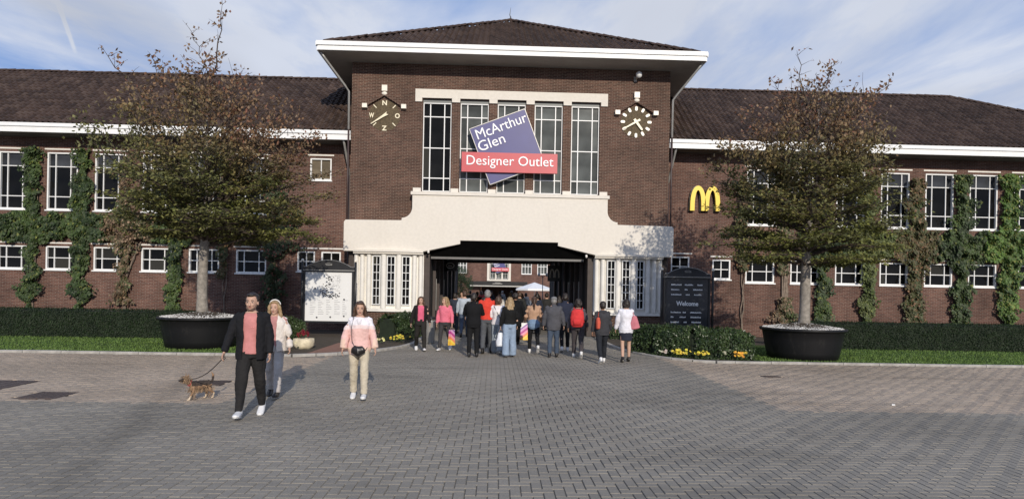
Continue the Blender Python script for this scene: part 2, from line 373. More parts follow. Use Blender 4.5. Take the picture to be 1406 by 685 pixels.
for j in range(int(-21.0 / pw), int(-1.0 / pw)):
    y = j * pw; d = y + 25.75; half = d * .86 + 1.2
    for i in range(int((-.6 - half) / pw), int((-.6 + half + d * .05) / pw) + 1):
        k = (i - j) % 4
        if k == 0: lx, ly, cxp, cyp = 2 * pw, pw, (i + 1) * pw, (j + .5) * pw
        elif k == 3: lx, ly, cxp, cyp = pw, 2 * pw, (i + .5) * pw, (j + 1) * pw
        else: continue
        if cyp > -9.16:
            lim = 3.2 + 1.9 * max(0, min(1, (-5.2 - cyp) / 3.6)) ** 1.8
            if abs(cxp - .05) > lim: continue
        if any(a < cxp < c and b < cyp < e for a, b, c, e in plates): continue
        rg = region(cxp, cyp)
        infr = abs(cxp + .6 - .0288 * d) < d * .83 and d > 5.55
        if infr and d < 6.12 and len(near) < 300: near.append((lx > ly, cxp, cyp)); continue
        t = mt if rg else mg
        dz = random.uniform(-.002, .002); o = len(t.v); r = random.uniform(-.012, .012); 
        for vx, vy, vz in paver_verts(lx, ly): t.v.append((cxp + vx - r * vy, cyp + vy + r * vx, vz + dz))
        for f in PF: t.f.append(tuple(q + o for q in f)); t.m.append(0); t.c.append(None)
o = mg.build('grey_paving', M['paver'], plaza); o['kind'] = 'stuff'
o = mt.build('tan_paving', M['paver_tan'], plaza); o['kind'] = 'stuff'
pb = MB(); pb.add(paver_verts(2 * pw, pw), PF); pme = pb.mesh('paver', M['paver'])
for (hz, x, y) in near:
    link('paver', pme, plaza, (x, y, random.uniform(-.002, .002)), (0 if hz else PI / 2) + random.uniform(-.012, .012))
# road through the gate
rd = MB(); rd.v = [(-3.9, -9.08, -.014), (4.9, -9.08, -.014), (3.6, 14, -.012), (-3.6, 14, -.012), (-5.3, -9.08, -.014), (-3.6, -6.6, -.014), (3.8, -6.6, -.014)]
rd.f = [(4, 1, 6, 2, 3, 5)]; rd.m = [0]; rd.c = [None]
struct(rd.build('entrance_road', M['farpave']), 'grey block paved way leading through the gate')
cy = MB(); cy.v = [(-60, 14, -.008), (60, 14, -.008), (60, 100, -.008), (-60, 100, -.008)]; cy.f = [(0, 1, 2, 3)]; cy.m = [0]; cy.c = [None]
struct(cy.build('courtyard_paving', M['farpave']), 'paved square behind the gate')
for (a, b, c, d), nm, lb, grp in zip(plates, ('ground_cover', 'ground_cover', 'ground_cover', 'drain_grate'),
        ('square rusty steel cover plate set in the tan paving, second from the left edge', 'large brown steel cover plate cut by the left edge of the view',
         'small brown cover plate in the paving just behind the dog', 'small dark drain grate near the kerb before the right tub'), (None,) * 4):
    b_ = MB(); b_.box(a, c, b, d, -.012, .003)
    b_.box(a + .04, c - .04, b + .04, d - .04, .003, .007)
    o = b_.build(nm, M['plate']); tag(o, lb, 'cover' if nm != 'drain_grate' else 'drain')
    s_ = MB()
    for q in range(6):
        x0 = a + .06 + (c - a - .12) * q / 6; s_.box(x0, x0 + (c - a) * .06, b + .06, d - .06, .007, .011)
    s_.build('raised_ribs', M['plate'], o)
lt = MB(); lt.prism_xy([(6.37, -15.15), (6.42, -15.16), (6.44, -15.13), (6.40, -15.11)], .001, .02)
tag(lt.build('paper_scrap', M['white']), 'tiny white scrap of litter lying on the tan paving at right', 'litter')
# kerbs
kerb = thing('kerb', 'pale concrete kerb edging the lawns and beds', None); kerb['kind'] = 'structure'
def smooth_path(pts, step):
    out = []; P = [Vector((*p, 0)) for p in pts]
    for i in range(len(P) - 1):
        p0 = P[max(i - 1, 0)]; p1 = P[i]; p2 = P[i + 1]; p3 = P[min(i + 2, len(P) - 1)]
        for t in range(12):
            t /= 12; out.append(.5 * ((2 * p1) + (p2 - p0) * t + (2 * p0 - 5 * p1 + 4 * p2 - p3) * t * t + (3 * p1 - p0 - 3 * p2 + p3) * t ** 3))
    out.append(P[-1]); res = [out[0]]; acc = 0
    for a, b in zip(out, out[1:]):
        L = (b - a).length; s = 0
        while acc + L - s >= step: s += step - acc; acc = 0; res.append(a + (b - a) * (s / L))
        acc += L - s
    if (out[-1] - res[-1]).length > .12: res.append(out[-1])
    return res
def kerb_line(pts, step=1.0):
    ps = smooth_path(pts, step)
    for a, b in zip(ps, ps[1:]):
        dd = (b - a); L = dd.length; dd.normalize(); nn = Vector((-dd.y, dd.x, 0))
        k = MB(); c = (a + b) / 2
        h = .055 + random.uniform(-.004, .004); hl = L / 2 - .006
        vs = []
        for sx in (-1, 1):
            for (yy, zz) in ((-.075, -.02), (-.075, h - .012), (-.063, h), (.063, h), (.075, h - .012), (.075, -.02)): vs.append(dd * sx * hl + nn * yy + Vector((0, 0, zz)))
        k.add(vs, [(0, 1, 2, 3, 4, 5), (11, 10, 9, 8, 7, 6)] + [(i, i + 6, (i + 1) % 6 + 6, (i + 1) % 6) for i in range(6)])
        k.build('kerb_stone', M['concrete'], kerb, loc=(c.x, c.y, 0))
KL = [(-5.99, -8.96), (-5.1, -8.5), (-4.3, -7.6), (-3.66, -6.5), (-3.3, -4.8), (-3.3, -1.2)]
KR = [(5.49, -8.99), (4.75, -8.7), (4.2, -8.0), (3.75, -6.7), (3.5, -5.0), (3.5, -1.2)]
kerb_line([(-26, -9.0), (-15, -9.0), (-6.0, -8.96)]); kerb_line(KL, .6)
kerb_line([(26, -9.0), (15, -9.0), (5.5, -9.0)]); kerb_line(KR, .6)
# beds and lawns
def ground_patch(name, poly, z, m, label):
    b = MB(); n = len(poly); b.add([(x, y, z) for x, y in poly], [tuple(range(n))]); o = b.build(name, m); return struct(o, label)
ground_patch('planting_bed', [(-9.6, -5.9), (-7.0, -7.6), (-7.0, -8.9)] + [(x + .0, y + .05) for x, y in KL] + [(-3.3, 1), (-31, 1), (-31, -5.2)], .02, M['earth'], 'bare earth of the beds left of the gate')
ground_patch('planting_bed', [(3.5, 1)] + [(x, y + .05) for x, y in reversed(KR)] + [(7.0, -8.9), (7.0, -7.4), (9.6, -5.9), (31, -5.2), (31, 1)], .02, M['earth'], 'bare earth of the beds right of the gate')
lawnL = ground_patch('lawn', [(-31, -8.93), (-6.9, -8.93), (-6.9, -3.5), (-31, -3.5)], .035, M['lawn'], 'mown grass strip left of the gate between kerb and hedge')
lawnR = ground_patch('lawn', [(6.7, -8.93), (31, -8.93), (31, -3.5), (6.7, -3.5)], .035, M['lawn'], 'mown grass strip right of the gate between kerb and hedge')
ground_patch('brick_path', [(-5.75, -8.75), (-4.9, -8.35), (-4.45, -7.6), (-4.5, -5.2), (-5.7, -5.2)], .03, M['paver_red'], 'reddish brick path beside the map board')
for sx, nm in ((-1, 'left'), (1, 'right')):
    b = MB(); rr = random.Random(3 + sx)
    x0, x1 = (6.9, 22) if sx > 0 else (-22, -6.9)
    for _ in range(22000):
        x = rr.uniform(x0, x1); y = -8.9 + 4.3 * rr.random() ** 1.3
        if sx * x < 7.2 and y > -8: continue
        h = rr.uniform(.025, .06); a = rr.uniform(0, PI); wv = .012
        t = noise.noise((x * .6, y * 1.5, 0)) * .5 + .5 + rr.uniform(-.25, .25)
        b.add([(x - wv * math.cos(a), y - wv * math.sin(a), .034), (x + wv * math.cos(a), y + wv * math.sin(a), .034), (x + rr.uniform(-.03, .03), y + rr.uniform(-.03, .03), .035 + h)], [(0, 1, 2)], 0,
              (.085 + .07 * t, .155 + .08 * t, .035 + .018 * t))
    tag(b.build('grass', M['leaf'], tint=True), 'short green grass blades of the %s lawn' % nm, 'grass', kind='stuff')

# ------------------------------------------------------------------ buildings
def wall_holes(mb, x0, x1, z0, z1, y0, y1, holes, mi=0):
    xs = sorted(set([x0, x1] + [h[0] for h in holes] + [h[1] for h in holes])); zs = sorted(set([z0, z1] + [h[2] for h in holes] + [h[3] for h in holes]))
    def solid(i, j):
        if i < 0 or j < 0 or i >= len(xs) - 1 or j >= len(zs) - 1: return False
        cx_, cz_ = (xs[i] + xs[i + 1]) / 2, (zs[j] + zs[j + 1]) / 2
        return not any(h[0] < cx_ < h[1] and h[2] < cz_ < h[3] for h in holes)
    for i in range(len(xs) - 1):
        for j in range(len(zs) - 1):
            if not solid(i, j): continue
            a, b, c, d = xs[i], xs[i + 1], zs[j], zs[j + 1]
            mb.add([(a, y0, c), (b, y0, c), (b, y0, d), (a, y0, d)], [(0, 1, 2, 3)], mi)
            mb.add([(a, y1, c), (b, y1, c), (b, y1, d), (a, y1, d)], [(3, 2, 1, 0)], mi)
            if not solid(i - 1, j): mb.add([(a, y0, c), (a, y0, d), (a, y1, d), (a, y1, c)], [(0, 1, 2, 3)], mi)
            if not solid(i + 1, j): mb.add([(b, y0, c), (b, y0, d), (b, y1, d), (b, y1, c)], [(3, 2, 1, 0)], mi)
            if not solid(i, j - 1): mb.add([(a, y0, c), (b, y0, c), (b, y1, c), (a, y1, c)], [(3, 2, 1, 0)], mi)
            if not solid(i, j + 1): mb.add([(a, y0, d), (b, y0, d), (b, y1, d), (a, y1, d)], [(0, 1, 2, 3)], mi)
WC = {}
def window(parent, cx, z0, z1, Y, w, cols, rows, gm='glass', fm='white', name='window', fw=.06, bw=.035, depth=.16, sill=True, lintel=True):
    """frame (part) with panes and sill (sub-parts); cols/rows = relative sizes"""
    key = (round(w, 3), round(z1 - z0, 3), tuple(cols), tuple(rows), gm, fm, sill, lintel, fw, bw)
    h = z1 - z0
    if key not in WC:
        f = MB()
        f.box(-w / 2, -w / 2 + fw, 0, depth, -h / 2, h / 2); f.box(w / 2 - fw, w / 2, 0, depth, -h / 2, h / 2)
        f.box(-w / 2 + fw, w / 2 - fw, 0, depth, h / 2 - fw, h / 2); f.box(-w / 2 + fw, w / 2 - fw, 0, depth, -h / 2, -h / 2 + fw)
        iw, ih = w - 2 * fw, h - 2 * fw; sc_, sr = sum(cols), sum(rows); xs = [-iw / 2]; zs = [-ih / 2]
        for c in cols: xs.append(xs[-1] + iw * c / sc_)
        for r in reversed(rows): zs.append(zs[-1] + ih * r / sr)
        for x in xs[1:-1]: f.box(x - bw / 2, x + bw / 2, .04, depth - .02, -ih / 2, ih / 2)
        for z in zs[1:-1]: f.box(-iw / 2, iw / 2, .052, depth - .03, z - bw / 2, z + bw / 2)
        panes = []
        for i in range(len(cols)):
            for j in range(len(rows)):
                a, b, c, d = xs[i], xs[i + 1], zs[j], zs[j + 1]
                if i: a += bw / 2
                if i < len(cols) - 1: b -= bw / 2
                if j: c += bw / 2
                if j < len(rows) - 1: d -= bw / 2
                p = MB(); p.box(-(b - a) / 2, (b - a) / 2, -.004, .004, -(d - c) / 2, (d - c) / 2)
                panes.append((p.mesh('pane', M['skyglass' if gm == 'glass' and len(rows) == 3 and j == len(rows) - 1 else gm]), ((a + b) / 2, depth - .06, (c + d) / 2)))
        sl = ll = None
        if sill:
            s_ = MB(); s_.box(-w / 2 - .04, w / 2 + .04, -.07, .02, -h / 2 - .055, -h / 2 - .003); sl = s_.mesh('sill', M['white'])
        if lintel:
            s_ = MB(); s_.box(-w / 2 - .10, w / 2 + .10, -.03, .02, h / 2 + .10, h / 2 + .16); ll = s_.mesh('lintel_strip', M['offwhite'])
        WC[key] = (f.mesh('window_frame', M[fm]), panes, sl, ll)
    fm_, panes, sl, ll = WC[key]
    o = link(name, fm_, parent, (cx, Y, (z0 + z1) / 2))
    for pmesh, pl in panes: link('pane', pmesh, o, pl)
    if sl: link('sill', sl, o)
    if ll: link('lintel_strip', ll, o)
    return o
def tile_slope(mb, A, sdir, upv, L, s0, s1, clip, tw=.24, tr=.33):
    A = Vector(A); sdir = Vector(sdir).normalized(); upv = Vector(upv).normalized(); nv = sdir.cross(upv).normalized()
    nr = int(L / tr) + 1; nc = int((s1 - s0) / tw) + 1
    for r in range(nr):
        t0 = r * tr; t1 = min(t0 + tr + .02, L)
        for c in range(nc):
            sa = s0 + c * tw
            if not clip(sa + tw / 2, t0 + tr * .4): continue
            jz = random.uniform(-.004, .004); vs = []
            for (t, lift) in ((t0, .035), (t1, .004)):
                for q in range(5):
                    u = q / 4; hh = .042 * math.sin(2 * PI * u - .6)
                    vs.append(A + sdir * (sa + u * tw) + upv * t + nv * (hh + lift + .035 + jz))
            for q in range(5): vs.append(vs[q] - nv * .034)
            mb.add(vs, [(q, q + 1, q + 6, q + 5) for q in range(4)] + [(q + 10, q + 11, q + 1, q) for q in range(4)])
rb = MB()
vs = []
for yy in (-.22, .22):
    for q in range(7):
        a = PI * q / 6; vs.append((.13 * math.cos(a), yy * (1 if yy < 0 else 1), .10 * math.sin(a) * (1.15 if yy < 0 else .9)))
rb.add(vs, [(q, q + 1, q + 8, q + 7) for q in range(6)] + [(6, 5, 4, 3, 2, 1, 0), (7, 8, 9, 10, 11, 12, 13)])
RT = rb.mesh('ridge_tile', M['tile'])
def ridge_line(parent, a, b, step=.40, lift=.03):
    a = Vector(a); b = Vector(b); d = b - a; n = max(1, int(d.length / step)); q = d.to_track_quat('Y', 'Z')
    for i in range(n):
        p = a + d * ((i + .5) / n); o = link('ridge_tile', RT, parent, (p.x, p.y, p.z + lift + random.uniform(-.008, .008)))
        o.rotation_mode = 'QUATERNION'; o.rotation_quaternion = q @ Matrix.Rotation(random.uniform(-.05, .05), 3, 'Z').to_quaternion()
WX = [11 + 1.99 * k for k in range(8)]
def wing(sx, label, xr, xe):
    t = thing('wing_building', label, 'building', (0, 0, 0), 0, 'wings of the gate building')
    def X(a, b): return (a, b) if sx > 0 else (-b, -a)
    x0, x1 = X(6.64, xe)
    holes = []; wins = []
    for c in WX:
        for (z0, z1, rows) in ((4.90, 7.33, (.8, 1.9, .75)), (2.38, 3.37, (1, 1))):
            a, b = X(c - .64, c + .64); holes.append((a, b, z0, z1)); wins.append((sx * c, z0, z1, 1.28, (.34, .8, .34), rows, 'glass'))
    if sx < 0:
        holes += [(-8.57, -7.66, 6.41, 7.35), (-8.03, -7.2, 2.5, 3.36), (-9.05, -8.3, 2.5, 3.36)]
        wins += [(-8.115, 6.41, 7.35, .91, (1, 1), (1,), 'tan_pane'), (-7.615, 2.5, 3.36, .83, (1, 1), (1, 1), 'glass'), (-8.675, 2.5, 3.36, .75, (1, 1), (1, 1), 'glass')]
    else:
        holes += [(7.07, 7.89, 2.6, 3.46), (8.9, 9.7, 2.5, 3.36)]; wins += [(7.48, 2.6, 3.46, .82, (1, 1), (1, 1), 'glass'), (9.3, 2.5, 3.36, .8, (1, 1), (1, 1), 'glass')]
    b = MB(); wall_holes(b, x0, x1, 0, 7.97, 1.0, 1.35, holes)
    xo = xe * sx; a_, b_ = (xo - .3, xo) if sx > 0 else (xo, xo + .3)
    b.box(a_, b_, 1.36, 7.8, 0, 7.97); b.box(x0, x1, 7.81, 8.1, 0, 7.97)
    b.build('wall', M['brick_wing'], t)
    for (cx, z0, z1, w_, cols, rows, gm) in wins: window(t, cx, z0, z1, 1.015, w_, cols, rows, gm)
    b = MB(); k = x0 + .02
    while k < x1 - .1: b.box(k, k + .062, .985, 1.05, .66, .84); k += .076
    o = b.build('soldier_course', M['brick_wing'], t); o['kind'] = 'stuff'
    b = MB(); b.box(x0, x1, .94, .999, 0, .60); b.build('plinth', M['brick_wing'], t)
    # eaves
    e0, e1 = X(6.64, xe + .95)
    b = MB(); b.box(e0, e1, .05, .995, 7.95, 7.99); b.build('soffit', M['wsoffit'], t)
    b = MB(); b.box(e0, e1, -.02, .05, 7.93, 8.15); b.box(e0, e1, -.07, .05, 8.155, 8.30)
    b.build('gutter', M['white'], t)
    # roof: eave line at y=-.02, ridge at y=4.4, hipped outer end
    zr, ze = 11.80, 8.30; ru = Vector((0, 4.4, zr - ze)); L = ru.length
    rx_, ex_ = sx * xr, sx * (xe + .9)
    b = MB(); i0 = sx * 6.64
    vs = [(i0, -.02, ze), (ex_, -.02, ze), (rx_, 4.4, zr), (i0, 4.4, zr), (ex_, 8.8, ze), (i0, 8.8, ze)]
    b.add(vs, [(0, 1, 2, 3) if sx > 0 else (3, 2, 1, 0), (1, 4, 2) if sx > 0 else (2, 4, 1), (3, 2, 4, 5) if sx > 0 else (5, 4, 2, 3), (0, 5, 4, 1) if sx > 0 else (1, 4, 5, 0)])
    rf = b.build('roof', M['tilebase'], t)
    b = MB()
    def clip(s, tt):
        xx = abs(s); lim = (xe + .9) - (xe + .9 - xr) * tt / L
        return 6.60 < xx < lim
    tile_slope(b, (0, -.02, ze), (1, 0, 0), ru, L, i0 if sx > 0 else ex_, ex_ if sx > 0 else i0 - .1, clip)
    o = b.build('roof_tiles', M['tile'], rf); o['kind'] = 'stuff'
    ridge_line(rf, (i0 + sx * .2, 4.4, zr), (rx_, 4.4, zr)); ridge_line(rf, (rx_, 4.4, zr), (ex_, -.02, ze))
    # down pipe beside the tower
    xp = sx * 6.85
    b = MB(); b.tube([(xp + sx * .10, .1, 7.95), (xp + sx * .10, .3, 7.75), (xp + sx * .02, .72, 6.9), (xp, .86, 6.6)], .05, 8)
    b.build('gutter_outlet', M['zinc'], t, True)
    b = MB(); b.tube([(xp, .86, 6.62), (xp, .86, .05)], .05, 8)
    for z in (5.5, 4, 2.5, 1): b.box(xp - .07, xp + .07, .84, 1.0, z, z + .05)
    b.build('downpipe', M['pipe'], t, False)
    return t
wing(-1, 'long brick wing left of the gate tower with ivy and dark tiled roof', 26, 30)
wing(1, 'long brick wing right of the gate tower, its roof hipped at the far end', 21.8, 30)

# ---- the gate tower
T = thing('gate_tower', 'tall brick gate tower with pyramid roof, cream portal and passage beneath', 'gatehouse')
TW = 6.62
twx = [1.545 * k for k in (-2, -1, 0, 1, 2)]
b = MB(); holes = [(x - .595, x + .595, 5.88, 9.72) for x in twx] + [(-3.5, 3.5, -.01, 3.83)]
wall_holes(b, -TW, TW, -.0, 11.14, 0, .4, holes)
b.box(-TW, -TW + .3, .401, 13.2, 0, 11.14); b.box(TW - .3, TW, .401, 13.2, 0, 11.14)
wall_holes(b, -TW + .301, TW - .301, 0, 11.14, 12.9, 13.2, [(-2.88, 2.88, -.01, 3.5)])
b.build('wall', M['brick'], T)
for i, x in enumerate(twx):
    wn = window(T, x, 5.90, 9.58, .10, 1.17, (.27, .62, .27), (.55, 1.35, 1.3, .55), 'glass' if i == 0 else 'glassgrey', 'white', sill=False, lintel=False, fw=.035, bw=.04)
    b = MB(); b.box(-.593, .593, .0, .2, 1.845, 1.975); b.build('head_panel', M['greyframe'], wn)
b = MB(); b.box(-4.0, 4.0, -.06, -.002, 9.74, 10.10)
for x in [-3.86] + [1.545 * k for k in (-1.5, -.5, .5, 1.5)] + [3.86]:
    hw = .14 if abs(x) > 3.5 else .17
    b.box(x - hw, x + hw, -.06, -.002, 9.58, 9.739)
b.build('lintel', M['cream'], T)
b = MB(); b.box(-4.06, 4.06, -.50, -.002, 5.67, 5.80)
b.build('window_sill', M['cream'], T)
for x in [-3.86] + [1.545 * k for k in (-1.5, -.5, .5, 1.5)] + [3.86]:
    b = MB(); b.box(x - .16, x + .16, -.16, -.002, 5.805, 6.0); b.build('pier_base', M['cream'], T)
poly = [(-6.75, 3.33), (-3.6, 3.34), (-2.02, 3.70), (-2.02, 3.84), (1.98, 3.84), (1.98, 3.70), (3.6, 3.34), (6.75, 3.33)]
right = [(6.75, 4.52), (6.68, 4.60), (4.42, 4.62), (4.42, 4.70)]
for k in range(9):
    a = PI / 2 * k / 8; right.append((4.42 - .42 * math.sin(a), 5.16 - .44 * math.cos(a)))
right.append((4.0, 5.668)); leftp = [(-x, z) for x, z in reversed(right)]
b = MB(); b.prism_xz(poly + right + leftp, -.45, -.001); o = b.build('cream_portal', M['cream'], T)
md = o.modifiers.new('edge', 'BEVEL'); md.width = .02; md.segments = 2; md.limit_method = 'ANGLE'
for sx in (-1, 1):
    # bowed apron under the portal band, over the bay
    def arc(x, y0, dep, c=4.94, hw=1.42): return y0 - dep * max(0, 1 - ((x - c) / hw) ** 2)
    xs = [3.52 + (6.36 - 3.52) * k / 16 for k in range(17)]
    b = MB(); pl = [(sx * x, arc(x, -.452, .22)) for x in xs] + [(sx * xs[-1], -.2), (sx * xs[0], -.2)]
    if sx < 0: pl = pl[::-1]
    b.prism_xy(pl, 3.315, 3.40); b.prism_xy([(x, y + .06 if y < -.25 else y) for x, y in pl], 3.24, 3.314); b.build('bay_cornice', M['cream'], T)
    bay = MB(); pl = [(sx * x, arc(x, -.08, .32)) for x in xs] + [(sx * xs[-1], -.002), (sx * xs[0], -.002)]
    if sx < 0: pl = pl[::-1]
    bay.prism_xy(pl, 1.02, 3.24)
    for x in (3.66, 3.90, 4.50, 5.10, 5.70, 5.98, 6.24):
        y = arc(x, -.08, .32); hw = .085 if 4 < x < 5.5 else .07
        sl = .32 * 2 * (x - 4.94) / 1.42 ** 2; dx = Vector((1, sl, 0)).normalized(); dy = Vector((sl, -1, 0)).normalized()
        if sx < 0: dx.x *= -1; dy.x *= -1
        rb_ = []
        hw *= 1.35
        for k in range(9):
            a_ = PI * k / 8; q_ = Vector((sx * x, y, 0)) + dx * (hw * math.cos(a_)) + dy * (.155 * math.sin(a_) ** .6); rb_.append((q_.x, q_.y))
        if (rb_[0][0] - rb_[-1][0]) > 0: rb_ = rb_[::-1]
        bay.prism_xy(rb_, 1.021, 3.238)
    bo = bay.build('bay', M['offwhite'], T)
    for x in (4.2, 4.8, 5.4):
        y = arc(x, -.08, .32); sl = .32 * 2 * (x - 4.94) / 1.42 ** 2
        wn = window(bo, sx * x, 1.17, 3.16, y - .10, .34, (1, 1), (1,) * 6, 'glass', 'white', name='window', fw=.035, bw=.022, depth=.10, sill=False, lintel=False)
        wn.rotation_euler = (0, 0, math.atan(sl) * sx)
        for ch in list(wn.children):       # panes a few pixels across: kept as sub-parts of the bay window
            ch.location.y = .075
    b = MB(); pl = [(sx * x, arc(x, -.20, .34)) for x in xs] + [(sx * xs[-1], -.002), (sx * xs[0], -.002)]
    if sx < 0: pl = pl[::-1]
    b.prism_xy(pl, .90, 1.02); b.build('bay_sill', M['offwhite'], T)
    b = MB(); pl = [(sx * x, arc(x, -.10, .32)) for x in xs] + [(sx * xs[-1], -.002), (sx * xs[0], -.002)]
    if sx < 0: pl = pl[::-1]
    b.prism_xy(pl, 0, .899); b.build('bay_plinth', M['brick'], T)
    b = MB(); a, c = sorted((sx * 3.28, sx * 3.499)); b.box(a, c, -.05, .6, 0, 3.3); b.build('door_jamb', M['darkb'], T)
    b = MB(); b.box(*sorted((sx * 6.36, sx * 6.62)), -.04, -.001, 0, 3.3); b.build('corner_pier', M['darkb'], T)
    # passage side: black shop fronts with pilasters and posters
    b = MB(); b.add([(sx * 3.28, .6, 0), (sx * 2.9, 12.9, 0), (sx * 2.9, 12.9, 3.7), (sx * 3.28, .6, 3.7)], [(0, 1, 2, 3)])
    b.add([(sx * 3.45, .6, 0), (sx * 3.45, 12.9, 0), (sx * 3.45, 12.9, 3.7), (sx * 3.45, .6, 3.7)], [(3, 2, 1, 0)])
    pw_ = b.build('passage_wall', M['blackm'], T)
    for yy in (1.2, 2.6, 4.0, 6.0, 8.0, 10.0):
        xx = sx * (3.28 - .38 * (yy - .6) / 12.3)
        b = MB(); b.box(*sorted((xx - sx * .12, xx + sx * .02)), yy, yy + .22, 0, 3.68); b.build('pilaster', M['darkb'] if yy < 5 else M['black'], pw_)
    for yy in (1.9, 3.2, 5.0):
        xx = sx * (3.28 - .38 * (yy - .6) / 12.3)
        b = MB(); b.box(*sorted((xx - sx * .07, xx + sx * .01)), yy, yy + .09, .9, 2.3); b.build('poster_edge', M['zinc'], pw_)
b = MB(); b.box(-3.44, 3.44, .41, 12.89, 3.701, 3.85); b.build('passage_ceiling', M['blackm'], T)
b = MB()
for yy in (3, 5.5, 8, 10.5): b.box(-3.2, 3.2, yy, yy + .18, 3.52, 3.70)
b.build('ceiling_beam', M['black'], T)
b = MB(); b.add([(-3.4, -.40, 3.835), (3.4, -.40, 3.835), (3.27, .05, 3.20), (-3.27, .05, 3.20), (-3.4, -.36, 3.86), (3.4, -.36, 3.86), (3.27, .1, 3.20), (-3.27, .1, 3.20)],
            [(0, 1, 2, 3)[::-1], (4, 5, 6, 7), (0, 4, 7, 3), (1, 2, 6, 5), (3, 7, 6, 2), (0, 1, 5, 4)])
b.build('canopy', M['awning'], T)
b = MB(); b.box(-3.24, 3.1, -.02, .08, 3.10, 3.19); b.build('canopy_bar', M['bar'], T)
for (x, z) in ((-3.3, 3.36), (3.15, 3.30)):
    b = MB(); b.ell((x, -.5, z), (.05, .05, .07), 8, 6); b.tube([(x, -.44, z), (x, -.3, z + .06)], .02, 6); b.build('spot_lamp', M['offwhite'], T, True)
# shop logos on hanging signs inside the passage
def arch_m(w_, h_, th, dep, slant=.0):
    """double arch letter: two tall round-headed arches side by side"""
    mb = MB()
    for s_ in (-1, 1):
        outer = []; inner = []
        for k in range(17):
            a = PI * k / 16
            outer.append((s_ * w_ / 4 + (w_ / 4 + th * .15) * math.cos(a) * (1.0), h_ * (math.sin(a) ** .62) - h_ / 2))
            inner.append((s_ * w_ / 4 + (w_ / 4 - th) * math.cos(a), (h_ - th * 1.15) * (math.sin(a) ** .75) - h_ / 2))
        n = 17
        vs = [(x, 0, z) for x, z in outer] + [(x, 0, z) for x, z in inner] + [(x, dep, z) for x, z in outer] + [(x, dep, z) for x, z in inner]
        fs = []
        for k in range(16):
            fs += [(k, k + n, k + n + 1, k + 1), (k + 2 * n, k + 1 + 2 * n, k + n + 1 + 2 * n, k + n + 2 * n), (k, k + 1, k + 1 + 2 * n, k + 2 * n), (k + n, k + n + 2 * n, k + n + 1 + 2 * n, k + n + 1)]
        fs += [(0, 2 * n, 3 * n, n), (n - 1, 2 * n - 1, 4 * n - 1, 3 * n - 1)]
        mb.add(vs, fs)
    return mb
hs = thing('hanging_sign', 'black hanging sign with dim double-arch letter inside the passage, right side', 'sign', (2.62, 7, 2.78))
b = MB(); b.box(-.40, .32, .0, .06, -.42, .42); b.build('sign_panel', M['black'], hs)
b = MB(); b.box(-.03, .03, .02, .05, .42, .92); b.build('hanger', M['black'], hs)
o = arch_m(.52, .46, .06, .02).build('letter', M['offwhite'], hs, loc=(-.04, -.022, 0))
hs = thing('hanging_sign', 'black hanging sign with dim oval ring emblem inside the passage, left side', 'sign', (-2.87, 6, 3.05))
b = MB(); b.box(-.32, .36, .0, .06, -.28, .28); b.build('sign_panel', M['black'], hs)
b = MB(); b.box(-.03, .03, .02, .05, .28, .65); b.build('hanger', M['black'], hs)
b = MB(); n = 20
for k in range(n):
    a0, a1 = 2 * PI * k / n, 2 * PI * (k + 1) / n
    b.add([(.22 * math.cos(a0), -.02, .15 * math.sin(a0)), (.22 * math.cos(a1), -.02, .15 * math.sin(a1)), (.18 * math.cos(a1), -.02, .115 * math.sin(a1)), (.18 * math.cos(a0), -.02, .115 * math.sin(a0))], [(0, 1, 2, 3)])
b.box(-.1, .1, -.02, -.01, -.04, .0); b.build('emblem', M['zinc'], hs)
# eaves and roof
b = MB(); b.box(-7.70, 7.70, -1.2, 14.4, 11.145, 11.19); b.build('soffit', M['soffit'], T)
b = MB()
for (z0, z1, o_) in ((11.15, 11.33, 0), (11.335, 11.50, .05)):
    b.box(-7.70 - o_, 7.70 + o_, -1.25 - o_, -1.2, z0, z1); b.box(-7.75 - o_, -7.70, -1.2, 14.4, z0, z1); b.box(7.70, 7.75 + o_, -1.2, 14.4, z0, z1); b.box(-7.7, 7.7, 14.4, 14.45, z0, z1)
b.build('fascia', M['white'], T)
ze, za = 11.48, 15.85; ya, ye, xe_ = 6.6, -1.05, 7.5; yb = 2 * ya - ye
b = MB(); b.add([(-xe_, ye, ze), (xe_, ye, ze), (xe_, yb, ze), (-xe_, yb, ze), (0, ya, za)], [(0, 1, 4), (1, 2, 4), (2, 3, 4), (3, 0, 4), (3, 2, 1, 0)])
rf = b.build('roof', M['tilebase'], T)
b = MB(); up = Vector((0, ya - ye, za - ze)); L = up.length
tile_slope(b, (0, ye, ze), (1, 0, 0), up, L, -xe_, xe_, lambda s, t: abs(s) < xe_ * (1 - t / L) + .02)
for sx in (-1, 1):
    up2 = Vector((-sx * xe_, 0, za - ze)); L2 = up2.length; hy = ya - ye
    tile_slope(b, (sx * xe_, ya, ze), (0, sx, 0), up2, L2, -hy, hy, lambda s, t: abs(s) < hy * (1 - t / L2) + .02)
o = b.build('roof_tiles', M['tile'], rf); o['kind'] = 'stuff'
for sx in (-1, 1): ridge_line(rf, (0, ya, za), (sx * xe_, ye, ze), .42, .06)
b = MB(); b.tube([(0, ya, za), (0, ya, za + .25), (-.05, ya, za + .35), (.0, ya, za + .75)], [.06, .03, .02, .005], 6); b.build('finial', M['black'], T)
for sx in (-1, 1):
    b = MB(); b.tube([(sx * 7.62, -1.0, 11.14), (sx * 7.5, -.9, 10.95), (sx * 6.85, -.22, 10.1), (sx * 6.72, -.10, 9.9), (sx * 6.71, -.08, 8.35)], .045, 8)
    b.build('drain_pipe', M['zinc'], T, True)
    b = MB(); b.tube([(sx * 6.71, -.08, 8.35), (sx * 6.71, -.08, 4.62)], .04, 8)
    b.build('drain_pipe', M['pipe'], T, True)

